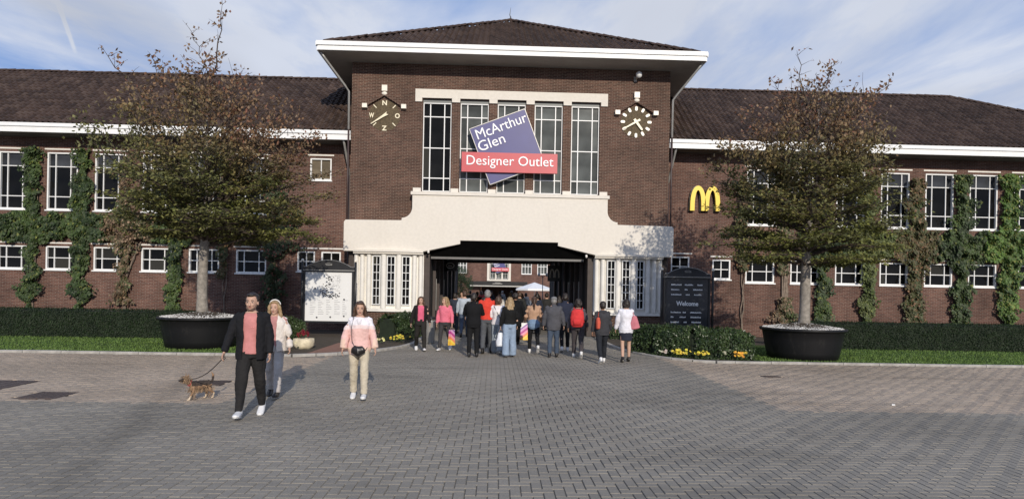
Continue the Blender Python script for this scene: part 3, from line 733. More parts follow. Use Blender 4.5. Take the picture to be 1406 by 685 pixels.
# ---- signs on the tower
def text_mesh(body, size, ext=.02, sx=1.0, align='LEFT', bold=0.0):
    cu = bpy.data.curves.new('text', 'FONT'); cu.body = body; cu.size = size; cu.extrude = ext / 2; cu.align_x = align; cu.offset = bold; cu.resolution_u = 3
    o = bpy.data.objects.new('tmp', cu); COL.objects.link(o); bpy.context.view_layer.update()
    me = bpy.data.meshes.new_from_object(o.evaluated_get(bpy.context.evaluated_depsgraph_get())); bpy.data.objects.remove(o)
    # stand it up: x -> x, y -> z, extrusion -> -y
    me.transform(Matrix(((sx, 0, 0, 0), (0, 0, -1, 0), (0, 1, 0, 0), (0, 0, 0, 1)))); return me
def text_width(me): xs = [v.co.x for v in me.vertices]; return min(xs), max(xs)
def put_text(parent, body, cxz, width, size, y, mat, name='lettering', ext=.03, bold=0.0, left=None):
    me = text_mesh(body, size, ext, bold=bold); a, b = text_width(me); k = width / (b - a)
    me.transform(Matrix.Translation((-(a + b) / 2, 0, 0))); me.transform(Matrix.Diagonal((k, 1, 1, 1)))
    me.materials.clear(); me.materials.append(mat); return link(name, me, parent, (cxz[0], y, cxz[1]))
M['navy'] = pm('violet_blue_sign', (.042, .042, .18), .45, .05, 2); M['red'] = pm('coral_red_sign', (.50, .055, .07), .45, .05, 2)
M['letter'] = pm('white_letters', (.85, .85, .86), .4, .02, 5)
SG = thing('outlet_sign', 'tilted violet-blue square sign with red Designer Outlet banner on the tower windows', 'sign', (-.165, -.22, 7.745))
ang = R(21.5); sq = bpy.data.objects.new('x', None)
b = MB(); b.box(-1.2, 1.2, -.07, .07, -1.2, 1.2, 0); so = b.build('square_panel', M['navy'], SG); so.rotation_euler = (0, -ang, 0)
b = MB()
for a, c, d, e in ((-1.215, 1.215, 1.20, 1.225), (-1.215, 1.215, -1.225, -1.20), (-1.225, -1.20, -1.2, 1.2), (1.20, 1.225, -1.2, 1.2)): b.box(a, c, -.085, .08, d, e)
b.build('square_edge', M['zinc'], so)
put_text(so, 'McArthur', (.06, .68), 2.18, .60, -.085, M['letter'])
put_text(so, 'Glen', (-.56, .19), 1.13, .60, -.085, M['letter'])
b = MB(); b.box(-1.86, 2.06, -.20, -.09, -1.08, -.28); bo = b.build('banner_panel', M['red'], SG)
put_text(bo, 'Designer Outlet', (.12, -.80), 3.55, .56, -.215, M['letter'])
b = MB()
for x in (-1.2, 0, 1.2): b.box(x - .03, x + .03, .07, .32, -.6, -.5)
b.build('bracket', M['black'], SG)

MS = thing('arch_letter_sign', 'yellow double-arch letter M mounted on the right wing wall beside the tree', 'sign', (8.46, .98, 5.98))
b = arch_m(1.26, 1.08, .165, .10); o = b.build('letter_face', M['yellow'], MS, loc=(0, -.20, 0))
b = arch_m(1.31, 1.12, .20, .16); o = b.build('letter_side', M['black'], MS, loc=(0, -.099, -.005))

M['olive'] = pm('gilded_brick_disc', (.095, .068, .035), .8, .35, 14, .4, 40)
def dial(name, label, cat, cx, cz):
    t = thing(name, label, cat, (cx, 0, cz))
    b = MB(); n = 32; b.prism_xz([(.64 * math.cos(2 * PI * k / n), .64 * math.sin(2 * PI * k / n)) for k in range(n)], -.012, -.001); b.build('dial_disc', M['olive'], t)
    for sx in (-1, 1):
        p0 = Vector((sx * .06, 0, .86)); p1 = Vector((sx * .78, 0, .42)); d = (p1 - p0); nn = Vector((d.z, 0, -d.x)).normalized() * .085
        if nn.z < 0: nn = -nn
        b = MB(); c = (p0 + p1) / 2; b.obox((c.x, -.07, c.z), d / 2, (0, .068, 0), nn); b.build('brick_gable', M['brick'], t)
        b = MB(); b.obox((sx * .80, -.09, .36), (.10, 0, 0), (0, .088, 0), (0, 0, .085)); o = b.build('corner_stone', M['ivory'], t)
    b = MB(); b.obox((0, -.08, 1.10), (.11, 0, 0), (0, .078, 0), (0, 0, .12)); b.build('top_stone', M['ivory'], t)
    b = MB(); b.ell((0, -.09, .88), (.13, .09, .085), 12, 8); b.build('apex_stone', M['ivory'], t, True)
    return t
ck = dial('wall_clock', 'round clock on the brick tower right of the windows showing twenty to five', 'clock', 5.20, 8.97)
bm_ = MB(); pts = []
for k in range(8): pts.append((.055 * math.cos(PI * k / 7), .045 + .05 * math.sin(PI * k / 7)))
for k in range(8): pts.append((-.055 * math.cos(PI * k / 7), -.045 - .05 * math.sin(PI * k / 7)))
bm_.prism_xz(pts, -.05, -.02); hm = bm_.mesh('hour_mark', M['ivory'])
for k in range(12):
    a = PI * k / 6; o = link('hour_mark', hm, ck, (.56 * math.sin(a), 0, .56 * math.cos(a))); o.rotation_euler = (0, a, 0)
b = MB(); b.prism_xz([(-.055, -.14), (.055, -.14), (.04, .40), (0, .44), (-.04, .40)], -.085, -.065); o = b.build('hour_hand', M['gold'], ck); o.rotation_euler = (0, R(143), 0)
b = MB(); b.prism_xz([(-.045, -.18), (.045, -.18), (.025, .58), (0, .62), (-.025, .58)], -.11, -.09); o = b.build('minute_hand', M['gold'], ck); o.rotation_euler = (0, R(240), 0)
wd = dial('wind_dial', 'wind dial with letters N O Z W on the tower left of the windows', 'dial', -5.26, 8.97)
for ch, x, z in (('N', 0, .42), ('O', .53, -.10), ('Z', 0, -.62), ('W', -.53, -.10)):
    put_text(wd, ch, (x, z), .20 if ch != 'N' else .19, .27, -.03, M['gold'], 'letter', bold=.008)
b = MB(); b.box(-.018, .018, -.04, -.012, -.09, .09); tm = b.mesh('tick', M['gold'])
for k in (1, 3, 5, 7):
    a = PI * k / 4; o = link('tick', tm, wd, (.56 * math.sin(a), 0, .52 * math.cos(a))); o.rotation_euler = (0, a, 0)
b = MB(); b.prism_xz([(-.07, -.16), (0, -.10), (.07, -.16), (.045, .05), (.014, .66), (-.014, .66), (-.045, .05)], -.085, -.06); o = b.build('pointer', M['gold'], wd); o.rotation_euler = (0, R(236), 0)
cc = thing('security_camera', 'white dome security camera on the tower wall above the clock', 'camera', (5.22, 0, 10.85))
b = MB(); b.ell((0, -.32, .0), (.13, .13, .14), 12, 8); b.build('dome', M['white'], cc, True)
b = MB(); b.tube([(-.08, 0, -.1), (-.08, -.14, -.1), (-.04, -.26, -.04)], .045, 8); b.box(-.14, -.02, -.05, -.001, -.2, 0); b.build('bracket', M['zinc'], cc)

# ------------------------------------------------------------------ vegetation
rnd = random.Random(11)
def add_leaf(mb, p, L, W, nrm, az, col, droop=0.0):
    n = Vector(nrm).normalized(); a = n.cross(Vector((math.cos(az), math.sin(az), .3))).normalized(); b = n.cross(a)
    o = len(mb.v); p = Vector(p)
    q1 = p + a * L * .45 + b * W * .5 + n * (-.12 * L); q2 = p + a * L + n * (-droop * L); q3 = p + a * L * .45 - b * W * .5 + n * (-.12 * L)
    mb.v += [tuple(p), tuple(q1), tuple(q2), tuple(q3)]; mb.f.append((o, o + 1, o + 2, o + 3)); mb.m.append(0); mb.c.append(col)
def lerp(a, b, t): return [x + (y - x) * t for x, y in zip(a, b)]
def prof(tab, z):
    if z <= tab[0][0]: return tab[0][1]
    for (a, b), (c, d) in zip(tab, tab[1:]):
        if z <= c: return b + (d - b) * (z - a) / (c - a)
    return tab[-1][1]
GREEN = (.060, .088, .022); DKG = (.040, .058, .018); YEL = (.16, .18, .040); BRZ = (.19, .108, .054); RED = (.19, .074, .050); BRN = (.23, .155, .095); OLV = (.205, .20, .065); OLD_ = (.105, .108, .038)
def potted_tree(label, tublabel, loc, base_r, lean, table, cshift, spire, extras, redside, seed):
    r = random.Random(seed); X0, Y0 = loc
    # tub with gravel
    tb = thing('planter_tub', tublabel, 'planter', (X0, Y0, .035), 0, 'black tubs either side of the gate')
    b = MB(); n = 40
    prof_ = [(.90, 0), (.955, .02), (1.0, .2), (1.07, .55), (1.115, .80), (1.125, .81), (1.185, .82), (1.195, .86), (1.18, .895), (1.12, .895), (1.10, .86), (1.08, .70)]
    vs = [(a * math.cos(2 * PI * j / n), a * math.sin(2 * PI * j / n), z) for a, z in prof_ for j in range(n)]; fs = []
    for i in range(len(prof_) - 1):
        for j in range(n): fs.append((i * n + j, i * n + (j + 1) % n, (i + 1) * n + (j + 1) % n, (i + 1) * n + j))
    fs.append(tuple(range(n - 1, -1, -1))); b.add(vs, fs); b.build('tub_body', M['tub'], tb, True)
    b = MB(); b.loft([(0, 0, .75, 1.09, 1.09), (0, 0, .87, 1.08, 1.08), (0, 0, .93, .8, .8), (0, 0, 1.0, .4, .4), (0, 0, 1.03, .15, .15)], 32); b.build('gravel_bed', M['earth'], tb, True)
    b = MB()
    for _ in range(3600):
        rr = 1.10 * math.sqrt(r.random()); a = r.uniform(0, 2 * PI); z = .875 + .15 * (1 - rr / 1.1) ** 1.1 + r.uniform(-.01, .02); s = r.uniform(.018, .036)
        c = Vector((rr * math.cos(a), rr * math.sin(a), z)); o = [Vector((r.uniform(.6, 1.1) * s * d[0], r.uniform(.6, 1.1) * s * d[1], r.uniform(.5, .9) * s * d[2])) for d in ((1, 0, 0), (0, 1, 0), (-1, 0, 0), (0, -1, 0), (0, 0, 1), (0, 0, -1))]
        b.add([c + q for q in o], [(0, 1, 4), (1, 2, 4), (2, 3, 4), (3, 0, 4), (1, 0, 5), (2, 1, 5), (3, 2, 5), (0, 3, 5)])
    o = b.build('gravel', M['gravel'], tb); o['kind'] = 'stuff'
    t = thing('potted_tree', label, 'tree', (X0, Y0, .93), 0, 'trees in black tubs beside the gate')
    tr = MB(); pts = []; rad = []
    def tp(z): return Vector((lean * (z - .95) * .5 + .05 * math.sin(z * 1.3 + seed), .04 * math.sin(z * .9), z - .93))
    z = .93
    while z < 7.9: pts.append(tp(z)); rad.append(base_r * (1 if z < 1.0 else (max(.10, 1 - (z - 1) / 9.5) if z < 3 else max(.12, .79 * (1 - (z - 3) / 4.6)))) * (1.15 if z < 1.02 else 1) * (1 + .04 * math.sin(z * 7))); z += .25
    tr.tube(pts, rad, 10); tr.build('trunk', M['bark'], t, True)
    br = MB(); lf = MB()
    def leafcol(p):
        zz = p.z + .93; u = noise.noise((p.x * .7 + seed * 3, p.y * .7, p.z * .7)); k = max(0, min(1, (zz - 4.8) / 2.4 + u * .7 + redside * (p.x - .3) * .14 + r.uniform(-.2, .2)))
        g_ = lerp(OLD_, OLV, max(0, min(1, .5 + u + r.uniform(-.3, .3))))
        if zz < 4.9 and noise.noise((p.x * .9 + 9 + seed, p.y, p.z)) > .12: g_ = lerp(g_, YEL, r.uniform(.2, .7))
        w_ = lerp(BRZ, RED if r.random() < .35 else BRN, r.random())
        return lerp(g_, w_, k)
    def leaves_at(p, n, sp, flat, size=.115):
        for _ in range(n):
            q = p + Vector((r.gauss(0, sp), r.gauss(0, sp), r.gauss(0, sp * (.28 if flat else .8))))
            if noise.noise(Vector((q.x * 1.7 + seed, q.y * 1.7, q.z * 2.3))) < -.10 and r.random() < .85: continue
            nn = Vector((r.gauss(0, .5), r.gauss(0, .5) - .25, 1.0 if flat else r.uniform(-.2, 1)))
            add_leaf(lf, q, size * r.uniform(.7, 1.2), size * .62 * r.uniform(.7, 1.2), nn, r.uniform(0, 2 * PI), leafcol(q), .15)
    def branch(a, b, r0, r1, sag, n=6, sides=5):
        ps = []; a = Vector(a); b = Vector(b); L = (b - a).length
        for i in range(n + 1):
            u = i / n; p = a.lerp(b, u); p.z += sag * math.sin(PI * u) * L
            if 0 < i < n: p += Vector((r.gauss(0, .022), r.gauss(0, .022), r.gauss(0, .02))) * L * .8
            ps.append(p)
        br.tube(ps, [r0 + (r1 - r0) * i / n for i in range(n + 1)], sides, cap=False); return ps
    zt_min, zt_max = table[0][0], table[-1][0]; NL = 120
    for i in range(NL):
        u = (i + r.random()) / NL; zt = zt_min + (zt_max - zt_min) * (u ** 1.12); az = i * 2.39996 + r.uniform(-.3, .3)
        Rm = prof(table, zt) * r.uniform(.66, 1.04) * (1 + .34 * noise.noise((math.cos(az) * 1.1 + seed, math.sin(az) * 1.1, zt * .55))); zt = zt if zt > 6 else round(zt / .42) * .42 + r.uniform(-.07, .07)
        tip = Vector((cshift * (1 - .2 * u) + Rm * math.cos(az), Rm * .92 * math.sin(az), zt - .93)) + tp(zt) * Vector((1, 1, 0)).x * 0
        el = math.tan(R(6 + 44 * max(0, (zt - 3.4) / 4.5))); z0 = max(2.75, min(7.2, zt - Rm * el)); st = tp(z0)
        low = zt < 5.6
        ps = branch(st, tip, .045 * (1 - u * .55), .008, .05 if low else -.04, 7)
        dens = 1.0 if zt < 5.6 else (.80 if zt < 6.6 else .50)
        dens *= .72 + .95 * noise.noise((math.cos(az) * 1.5, math.sin(az) * 1.5, zt * .8 + seed)) 
        ntw = int(5 + Rm * 3.6)
        for k in range(ntw):
            uu = .25 + .75 * (k + r.random()) / ntw; f_ = uu * 7; i0 = min(6, int(f_)); p = ps[i0].lerp(ps[i0 + 1], f_ - i0)
            dirn = (tip - st).normalized(); side = dirn.cross(Vector((0, 0, 1))).normalized() * r.choice((-1, 1))
            L = r.uniform(.35, .85) * (1.15 - .4 * uu); q = p + (dirn * .55 + side * r.uniform(.4, 1) + Vector((0, 0, r.uniform(-.12, .12) if low else r.uniform(0, .55)))).normalized() * L
            branch(p, q, .011, .004, 0.0, 3, 3)
            for m_ in range(4): leaves_at(p.lerp(q, .3 + .25 * m_), int(round(13 * dens * r.uniform(.4, 1.5))), .15, low)
    # leader reaching above the crown and stray shoots, nearly bare
    for (x, y, z0, x1, z1, nl) in spire:
        ps = branch((x - X0, y, z0 - .93), (x1 - X0, y + r.uniform(-.3, .3), z1 - .93), .035 if z1 - z0 > 2 else .018, .006, .0, 8)
        for k in range(2, 9):
            for q_ in range(2):
                p = ps[k]; a = r.uniform(0, 2 * PI); L = r.uniform(.25, .75) * (1.2 - k / 12); q = p + Vector((math.cos(a) * .8, math.sin(a) * .5, r.uniform(.2, .9))) * L
                branch(p, q, .009, .003, .03, 3, 3)
                for m_ in range(4): leaves_at(p.lerp(q, .35 + .2 * m_), r.choice((0, 1, 2, nl)), .06, False, .13)
    for _ in range(extras):   # fine twigs through the crown
        zt = r.uniform(5.5, 7.8); a = r.uniform(0, 2 * PI); Rm = prof(table, zt) * r.uniform(.2, .9); p = Vector((cshift + Rm * math.cos(a), Rm * math.sin(a), zt - .93))
        branch(p, p + Vector((r.uniform(-.4, .4), r.uniform(-.3, .3), r.uniform(.3, .8))), .008, .003, 0, 3, 3)
    br.build('branches', M['twig'], t, True)
    lf.build('crown', M['leaf'], t, tint=True)
    print('leaves', len(lf.f))
potted_tree('autumn tree in the left black tub, its crown turning brown and reaching highest', 'round black tub of white gravel left of the gate behind the walking couple',
            (-9.23, -7.15), .16, .03, [(3.15, 1.6), (3.4, 2.6), (3.8, 3.1), (4.4, 3.35), (5.2, 3.3), (6.0, 3.1), (6.8, 2.75), (7.4, 2.1), (7.8, 1.3), (8.1, .5)], .35,
            [(-9.15, .1, 7.3, -8.85, 10.2, 3), (-9.0, .0, 7.6, -9.55, 9.2, 2), (-10.6, .0, 6.6, -12.2, 8.7, 2), (-10.4, 0.2, 7.2, -10.9, 8.6, 3)], 30, 1.0, 21)
potted_tree('autumn tree in the right black tub with a leaning trunk and greener crown', 'round black tub of white gravel right of the gate on the lawn',
            (8.51, -7.75), .16, .12, [(2.85, 1.5), (3.1, 2.4), (3.5, 2.8), (4.2, 2.7), (5.2, 2.6), (6.0, 2.45), (6.8, 2.2), (7.4, 1.8), (7.7, 1.2), (7.9, .5)], .25,
            [(8.7, .1, 6.9, 8.35, 9.05, 3), (8.75, .0, 7.4, 9.35, 8.75, 3), (9.4, .1, 6.8, 10.9, 8.1, 3), (8.2, .1, 6.9, 7.5, 8.05, 3)], 30, -.5, 38)

# climbing plants on the wings
def ivy(label, stems, patches, palette, seed, group='climbing plants on the wing walls', stemw=.02):
    """stems: polylines (x,z); patches: (x0,x1,z0,z1,density per m2)"""
    r = random.Random(seed); t = thing('climbing_plant', label, 'climber', (stems[0][0][0], .95, 0), 0, group); X0 = stems[0][0][0]
    sb = MB()
    for st in stems:
        for k in range(2):
            pts = [(x - X0 + (.05 * math.sin(z * 5 + k * 2.6)) + (k * .06), -.03 - .02 * k, z) for x, z in st]
            if len(pts) == 2: 
                a, b_ = Vector(pts[0]), Vector(pts[1]); pts = [a.lerp(b_, i / 10) + Vector((.05 * math.sin(i * 1.7 + k * 2), 0, 0)) for i in range(11)]
            sb.tube(pts, [stemw * (1.3 - .9 * i / len(pts)) for i in range(len(pts))], 5)
    sb.build('stem', M['ivystem'], t, True)
    lb = MB()
    for (x0, x1, z0, z1, dn) in patches:
        n = int((x1 - x0) * (z1 - z0) * dn * 2.3); hw = (x1 - x0) / 2 * (1.02 if x1 - x0 < 2 else 1); cx = (x0 + x1) / 2
        for _ in range(n):
            z = r.uniform(z0, z1); wob = .25 * noise.noise((z * 1.1, seed, 0)) ; wd_ = hw * (.72 + 1.1 * noise.noise((z * 1.6, seed + 5, 2))) if hw < .8 else hw
            x = cx + wob + max(-1.25, min(1.25, r.gauss(0, .55))) * wd_ if hw < .8 else r.uniform(x0, x1)
            if hw >= .8:
                zt = z0 + (z1 - z0) * (1.0 + .4 * noise.noise((x * 1.3, seed, 7))); zb = z0 + (z1 - z0) * (.08 + .35 * noise.noise((x * 1.7, seed + 3, 1)))
                if z > zt or z < zb: continue
            cl = noise.noise((x * 3.2, z * 3.2, seed))
            if cl < -.34 and r.random() < .8: continue
            y = -.02 - (.08 + .42 * max(0, cl + .25)) * (r.random() ** .6)
            u = noise.noise((x * 1.1, z * 1.1, seed * 2.0)) * .9 + .5 + r.uniform(-.3, .3)
            col = lerp(palette[0], palette[1], max(0, min(1, u)))
            if r.random() < palette[3]: col = palette[2]
            nn = Vector((r.gauss(0, .35), -1, r.uniform(.1, 1.0)))
            n_ = nn.normalized(); o = len(lb.v); L = r.uniform(.08, .14); W = L * .85
            dn_ = Vector((r.uniform(-.5, .5), -.25, -1)).normalized(); a = n_.cross(dn_).normalized()
            p = Vector((x - X0, y, z)); lb.v += [tuple(p), tuple(p + dn_ * L * .45 + a * W * .5), tuple(p + dn_ * L), tuple(p + dn_ * L * .45 - a * W * .5)]
            lb.f.append((o, o + 1, o + 2, o + 3)); lb.m.append(0); lb.c.append(col)
    lb.build('foliage', M['leaf'], t, tint=True)
    return t
PG = ((.022, .040, .013), (.060, .095, .024), YEL, .05); PB = ((.10, .055, .032), (.06, .08, .025), BRN, .3); PY = ((.035, .07, .015), (.10, .18, .03), YEL, .2); PM = ((.05, .07, .022), (.10, .075, .03), BRZ, .15)
ivy('dense green climber on the left wing between the two leftmost windows', [[(-20.1, .1), (-20.0, 7.4)]], [(-20.45, -19.75, .7, 7.55, 520), (-22.2, -18.95, 3.5, 4.85, 420)], PG, 1)
ivy('green climber on the left wing, second column from the left edge', [[(-18.1, .1), (-18.05, 7.4)]], [(-18.45, -17.65, .7, 7.5, 480), (-19.1, -17.1, 3.6, 4.85, 420)], PG, 2)
ivy('brownish climber with pale bare stem on the left wing, third column from the left edge', [[(-16.25, .1), (-16.3, 2.2), (-16.1, 3.2), (-16.3, 5), (-16.3, 7)], [(-16.25, 2.0), (-15.9, 2.9), (-15.7, 3.6)]],
    [(-16.6, -15.9, 1.0, 7.2, 300), (-17.2, -15.0, 3.6, 4.8, 380)], PB, 3, stemw=.035)
ivy('climber on the left wing at the left edge of the tree crown', [[(-14.15, .1), (-14.1, 7)]], [(-14.5, -13.8, .6, 7.2, 420), (-15.1, -13.1, 3.5, 4.8, 420)], PG, 4)
ivy('thin climber on the left wing just right of the tree trunk', [[(-12.1, .1), (-12.1, 6)]], [(-12.35, -11.85, 2.2, 6.5, 330), (-13.1, -10.6, 3.6, 4.8, 300)], PM, 5)
ivy('dark climber on the left wing above the couple, nearest the map board', [[(-10.0, .1), (-10.05, 6.5)]], [(-10.4, -9.6, .3, 6.0, 520), (-9.7, -8.9, 3.4, 5.2, 250)], (DKG, (.05, .06, .025), RED, .12), 6)
ivy('bare thin climber stem on the right wing nearest the welcome board', [[(10.15, .1), (10.2, 3.8)]], [(9.9, 10.5, 2.9, 6.6, 380)], PM, 7, stemw=.03)
ivy('climber with thick brown trunk on the right wing left of the tree trunk', [[(11.9, .1), (12.05, 2.0), (12.1, 4)], [(12.1, .1), (12.15, 4)], [(11.6, .1), (11.95, 1.4), (12.0, 3.4)]], [(11.6, 12.5, .4, 1.8, 420), (11.7, 12.4, 2.8, 6.8, 350)], PB, 8, stemw=.045)
ivy('green climber on the right wing just right of the tree trunk', [[(13.75, .1), (13.8, 7)]], [(13.35, 14.1, .8, 6.9, 520), (12.6, 14.8, 3.5, 4.7, 380)], PG, 9)
ivy('climber on the right wing at the right edge of the tree crown', [[(15.7, .1), (15.75, 7)]], [(15.35, 16.1, .8, 7.0, 450), (14.8, 16.8, 3.6, 4.8, 420)], (GREEN, (.09, .11, .03), YEL, .1), 10)
ivy('speckled green and brown climber on the right wing, third column from the right edge', [[(17.8, .1), (17.8, 7)]], [(17.4, 18.25, .4, 7.1, 520), (16.8, 18.8, 3.4, 4.85, 460)], PM, 11)
ivy('green climber on the right wing, second column from the right edge', [[(19.95, .1), (19.9, 7)]], [(19.5, 20.35, .5, 7.3, 520), (18.8, 20.9, 3.4, 4.9, 480)], PG, 12)
ivy('bright yellow-green climber at the right edge of the view', [[(22.0, .1), (22.0, 7)]], [(21.55, 22.5, .3, 7.4, 620), (20.9, 23.1, 3.4, 4.9, 560)], PY, 13)

def hedge(label, x0, x1, yf, yb, h, seed, base=(.010, .022, .008), hi=(.024, .045, .014)):
    r = random.Random(seed); t = thing('clipped_hedge', label, 'hedge', ((x0 + x1) / 2, (yf + yb) / 2, 0), 0, 'clipped hedges in front of the wings'); cx, cy_ = (x0 + x1) / 2, (yf + yb) / 2
    b = MB(); b.box(x0 - cx + .05, x1 - cx - .05, yf - cy_ + .05, yb - cy_ - .05, 0, h - .05); b.build('hedge_core', M['hedgecore'], t)
    lb = MB(); Lx = x1 - x0; Ly = yb - yf
    nf = int(Lx * h * 900); ntop = int(Lx * Ly * 600); ns = int(Ly * h * 900)
    def put(p, n_, u):
        p = Vector(p); k = noise.noise((p.x * 2.5, p.y * 2, p.z * 3 + seed)) ; col = lerp(base, hi, max(0, min(1, .4 + k + r.uniform(-.35, .35))))
        nn = (Vector(n_) + Vector((r.gauss(0, .45), r.gauss(0, .45), r.gauss(0, .45)))); add_leaf(lb, p + Vector(n_) * (.02 * k + r.uniform(-.02, .015)), r.uniform(.04, .075), r.uniform(.02, .035), nn, r.uniform(0, 6.28), col)
    for _ in range(nf): put((r.uniform(x0, x1) - cx, yf - cy_, r.uniform(.02, h)), (0, -1, 0), 0)
    for _ in range(ntop): put((r.uniform(x0, x1) - cx, r.uniform(yf, yb) - cy_, h), (0, 0, 1), 0)
    for _ in range(ns): put((x0 - cx, r.uniform(yf, yb) - cy_, r.uniform(0, h)), (-1, 0, 0), 0); put((x1 - cx, r.uniform(yf, yb) - cy_, r.uniform(0, h)), (1, 0, 0), 0)
    lb.build('foliage', M['leaf'], t, tint=True)
hedge('long low clipped dark hedge in front of the left wing', -24, -10.6, -4.75, -3.8, .95, 1)
hedge('long low clipped dark hedge in front of the right wing', 10.0, 24, -4.75, -3.8, .95, 2)
def shrub(label, pts, hw, h, n, seed, pal, size=.075, core=True, name='shrub', group=None):
    r = random.Random(seed); c = Vector((sum(p[0] for p in pts) / len(pts), sum(p[1] for p in pts) / len(pts), 0)); t = thing(name, label, 'shrub', c, 0, group)
    P = [Vector((*p, 0)) - c for p in pts]; b = MB()
    if core:
        P2 = [P[0].lerp(P[1], .08)] + P[1:-1] + [P[-1].lerp(P[-2], .08)]
        for a, q in zip(P2, P2[1:]):
            d = (q - a) * 1.12; nn = Vector((-d.y, d.x, 0))  .normalized() * (hw * .58); m_ = (a + q) / 2; b.obox((m_.x, m_.y, h * .42), d * .5, nn, (0, 0, h * .38))
        b.build('branches', M['hedgecore'], t)
    lb = MB(); Ls = [(q - a).length for a, q in zip(P, P[1:])]; tot = sum(Ls)
    for _ in range(n):
        s = r.uniform(0, tot); i = 0
        while s > Ls[i]: s -= Ls[i]; i += 1
        d = (P[i + 1] - P[i]).normalized(); nn = Vector((-d.y, d.x, 0)); c0 = P[i] + d * s
        a = r.uniform(-.15, PI + .15); bulge = 1 + .12 * noise.noise((c0.x * 3, c0.y * 3, a + seed))
        e = .45; ca, sa = math.cos(a), math.sin(a); px_ = math.copysign(abs(ca) ** e, ca); pz_ = math.copysign(abs(sa) ** e, sa)
        p = c0 + nn * px_ * hw * bulge + Vector((0, 0, max(.03, h * pz_ * bulge * .98))); on = nn * ca + Vector((0, 0, sa))
        endd = min(sum(Ls[:i]) + s, tot - sum(Ls[:i]) - s)
        if endd < .25: p.z *= .8 + .2 * endd / .25
        u = .5 + noise.noise((p.x * 4, p.y * 4, p.z * 4 + seed)) + r.uniform(-.3, .3)
        add_leaf(lb, p - on * r.uniform(0, .08), size * r.uniform(.7, 1.25), size * .6 * r.uniform(.7, 1.2), on + Vector((r.gauss(0, .5), r.gauss(0, .5), r.gauss(0, .5))), r.uniform(0, 6.28), lerp(pal[0], pal[1], max(0, min(1, u))))
    lb.build('foliage', M['leafgloss'], t, tint=True); return t
PS = ((.016, .032, .011), (.055, .085, .030))
shrub('leafy evergreen shrub hedge below the welcome board', [(3.95, -6.3), (4.4, -7.3), (5.2, -8.0), (6.8, -8.22)], .40, .90, 14000, 1, PS, .085)
shrub('rounded dark shrub below the left bay window', [(-4.35, -4.0), (-3.85, -2.6), (-3.75, -1.2)], .48, .95, 5000, 2, PS, .085)
shrub('low dark shrub between the left tub and the map board', [(-8.3, -5.2), (-7.5, -5.0), (-7.1, -4.6)], .38, .85, 3600, 3, (DKG, (.05, .08, .03)), .08)
shrub('small dark shrub below the right bay window', [(4.0, -1.3), (5.6, -1.4)], .35, .55, 2500, 4, PS, .08)
M['petal_y'] = leaf_mat('petals', .2, .6)
def flowers(label, loc, rad, n, col, seed, low=False):
    r = random.Random(seed); t = thing('flower_clump', label, 'flowers', (*loc, .02), 0, 'bedding plants along the kerb'); lb = MB(); fb = MB()
    for _ in range(n * 3):
        a = r.uniform(0, 6.28); q = rad * math.sqrt(r.random()); add_leaf(lb, (q * math.cos(a), q * .6 * math.sin(a), r.uniform(.03, .16)), .07, .035, (r.gauss(0, .6), r.gauss(0, .6), 1), r.uniform(0, 6.28), lerp((.04, .07, .02), (.09, .13, .05), r.random()))
    for _ in range(n):
        a = r.uniform(0, 6.28); q = rad * math.sqrt(r.random()); c = Vector((q * math.cos(a), q * .6 * math.sin(a), r.uniform(.12, .26)))
        cc_ = [k * r.uniform(.8, 1.1) for k in col]; nn = Vector((r.gauss(0, .3), -.8, .7)).normalized(); a1 = nn.cross(Vector((0, 0, 1))).normalized(); a2 = nn.cross(a1)
        for k in range(5):
            th = k * 1.2566; d = a1 * math.cos(th) + a2 * math.sin(th); e = a1 * math.cos(th + 1.57) + a2 * math.sin(th + 1.57)
            fb.add([c, c + d * .03 + e * .02, c + d * .045, c + d * .03 - e * .02], [(0, 1, 2, 3)], 0, cc_)
    lb.build('leaves', M['leaf'], t, tint=True); fb.build('blossoms', M['petal_y'], t, tint=True)
YF = (.70, .55, .07); WF = (.55, .52, .40)
flowers('yellow flowers at the foot of the shrub hedge, leftmost large clump', (4.78, -8.22), .30, 22, YF, 1)
flowers('yellow flowers at the foot of the shrub hedge, middle clump', (5.28, -8.46), .22, 16, YF, 2)
flowers('orange-yellow flowers near the right end of the shrub hedge', (6.32, -8.66), .18, 14, (.80, .45, .06), 3)
flowers('few pale flowers at the left end of the shrub hedge', (4.35, -7.9), .22, 5, WF, 4)
flowers('grey-green tufts between the yellow and the orange clumps', (5.82, -8.6), .28, 3, (.4, .38, .25), 5)
flowers('yellow flowers at the foot of the shrub left of the entrance', (-3.75, -4.7), .34, 20, YF, 6)
flowers('few pale yellow flowers left of the entrance nearest the brick path', (-4.35, -5.4), .26, 10, (.75, .7, .3), 7)
flowers('low pale tufts by the stone pot', (-6.55, -7.9), .4, 6, (.6, .5, .3), 8)
# stone pot with red flowers
pt = thing('stone_flower_pot', 'cream stone pot with red flowers below the map board', 'pot', (-6.25, -7.1, .02))
b = MB(); b.loft([(0, 0, 0, .24, .22), (0, 0, .10, .30, .27), (0, 0, .22, .32, .28), (0, 0, .30, .29, .26), (0, 0, .31, .22, .19), (0, 0, .27, .20, .18)], 24); o = b.build('pot', M['stonepot'], pt, True)
for v in o.data.vertices: v.co += Vector((noise.noise(v.co * 6), noise.noise(v.co * 6 + Vector((5, 0, 0))), 0)) * .04
lb = MB(); r_ = random.Random(5)
for _ in range(220):
    a = r_.uniform(0, 6.28); q = .17 * math.sqrt(r_.random()); red = r_.random() < .75
    add_leaf(lb, (q * math.cos(a) - .02, q * math.sin(a), .34 + .18 * (1 - q / .26) + r_.uniform(-.03, .06)), .06, .045, (r_.gauss(0, .6), -.4 + r_.gauss(0, .5), 1), r_.uniform(0, 6.28), (.26, .02, .035) if red else (.04, .07, .02))
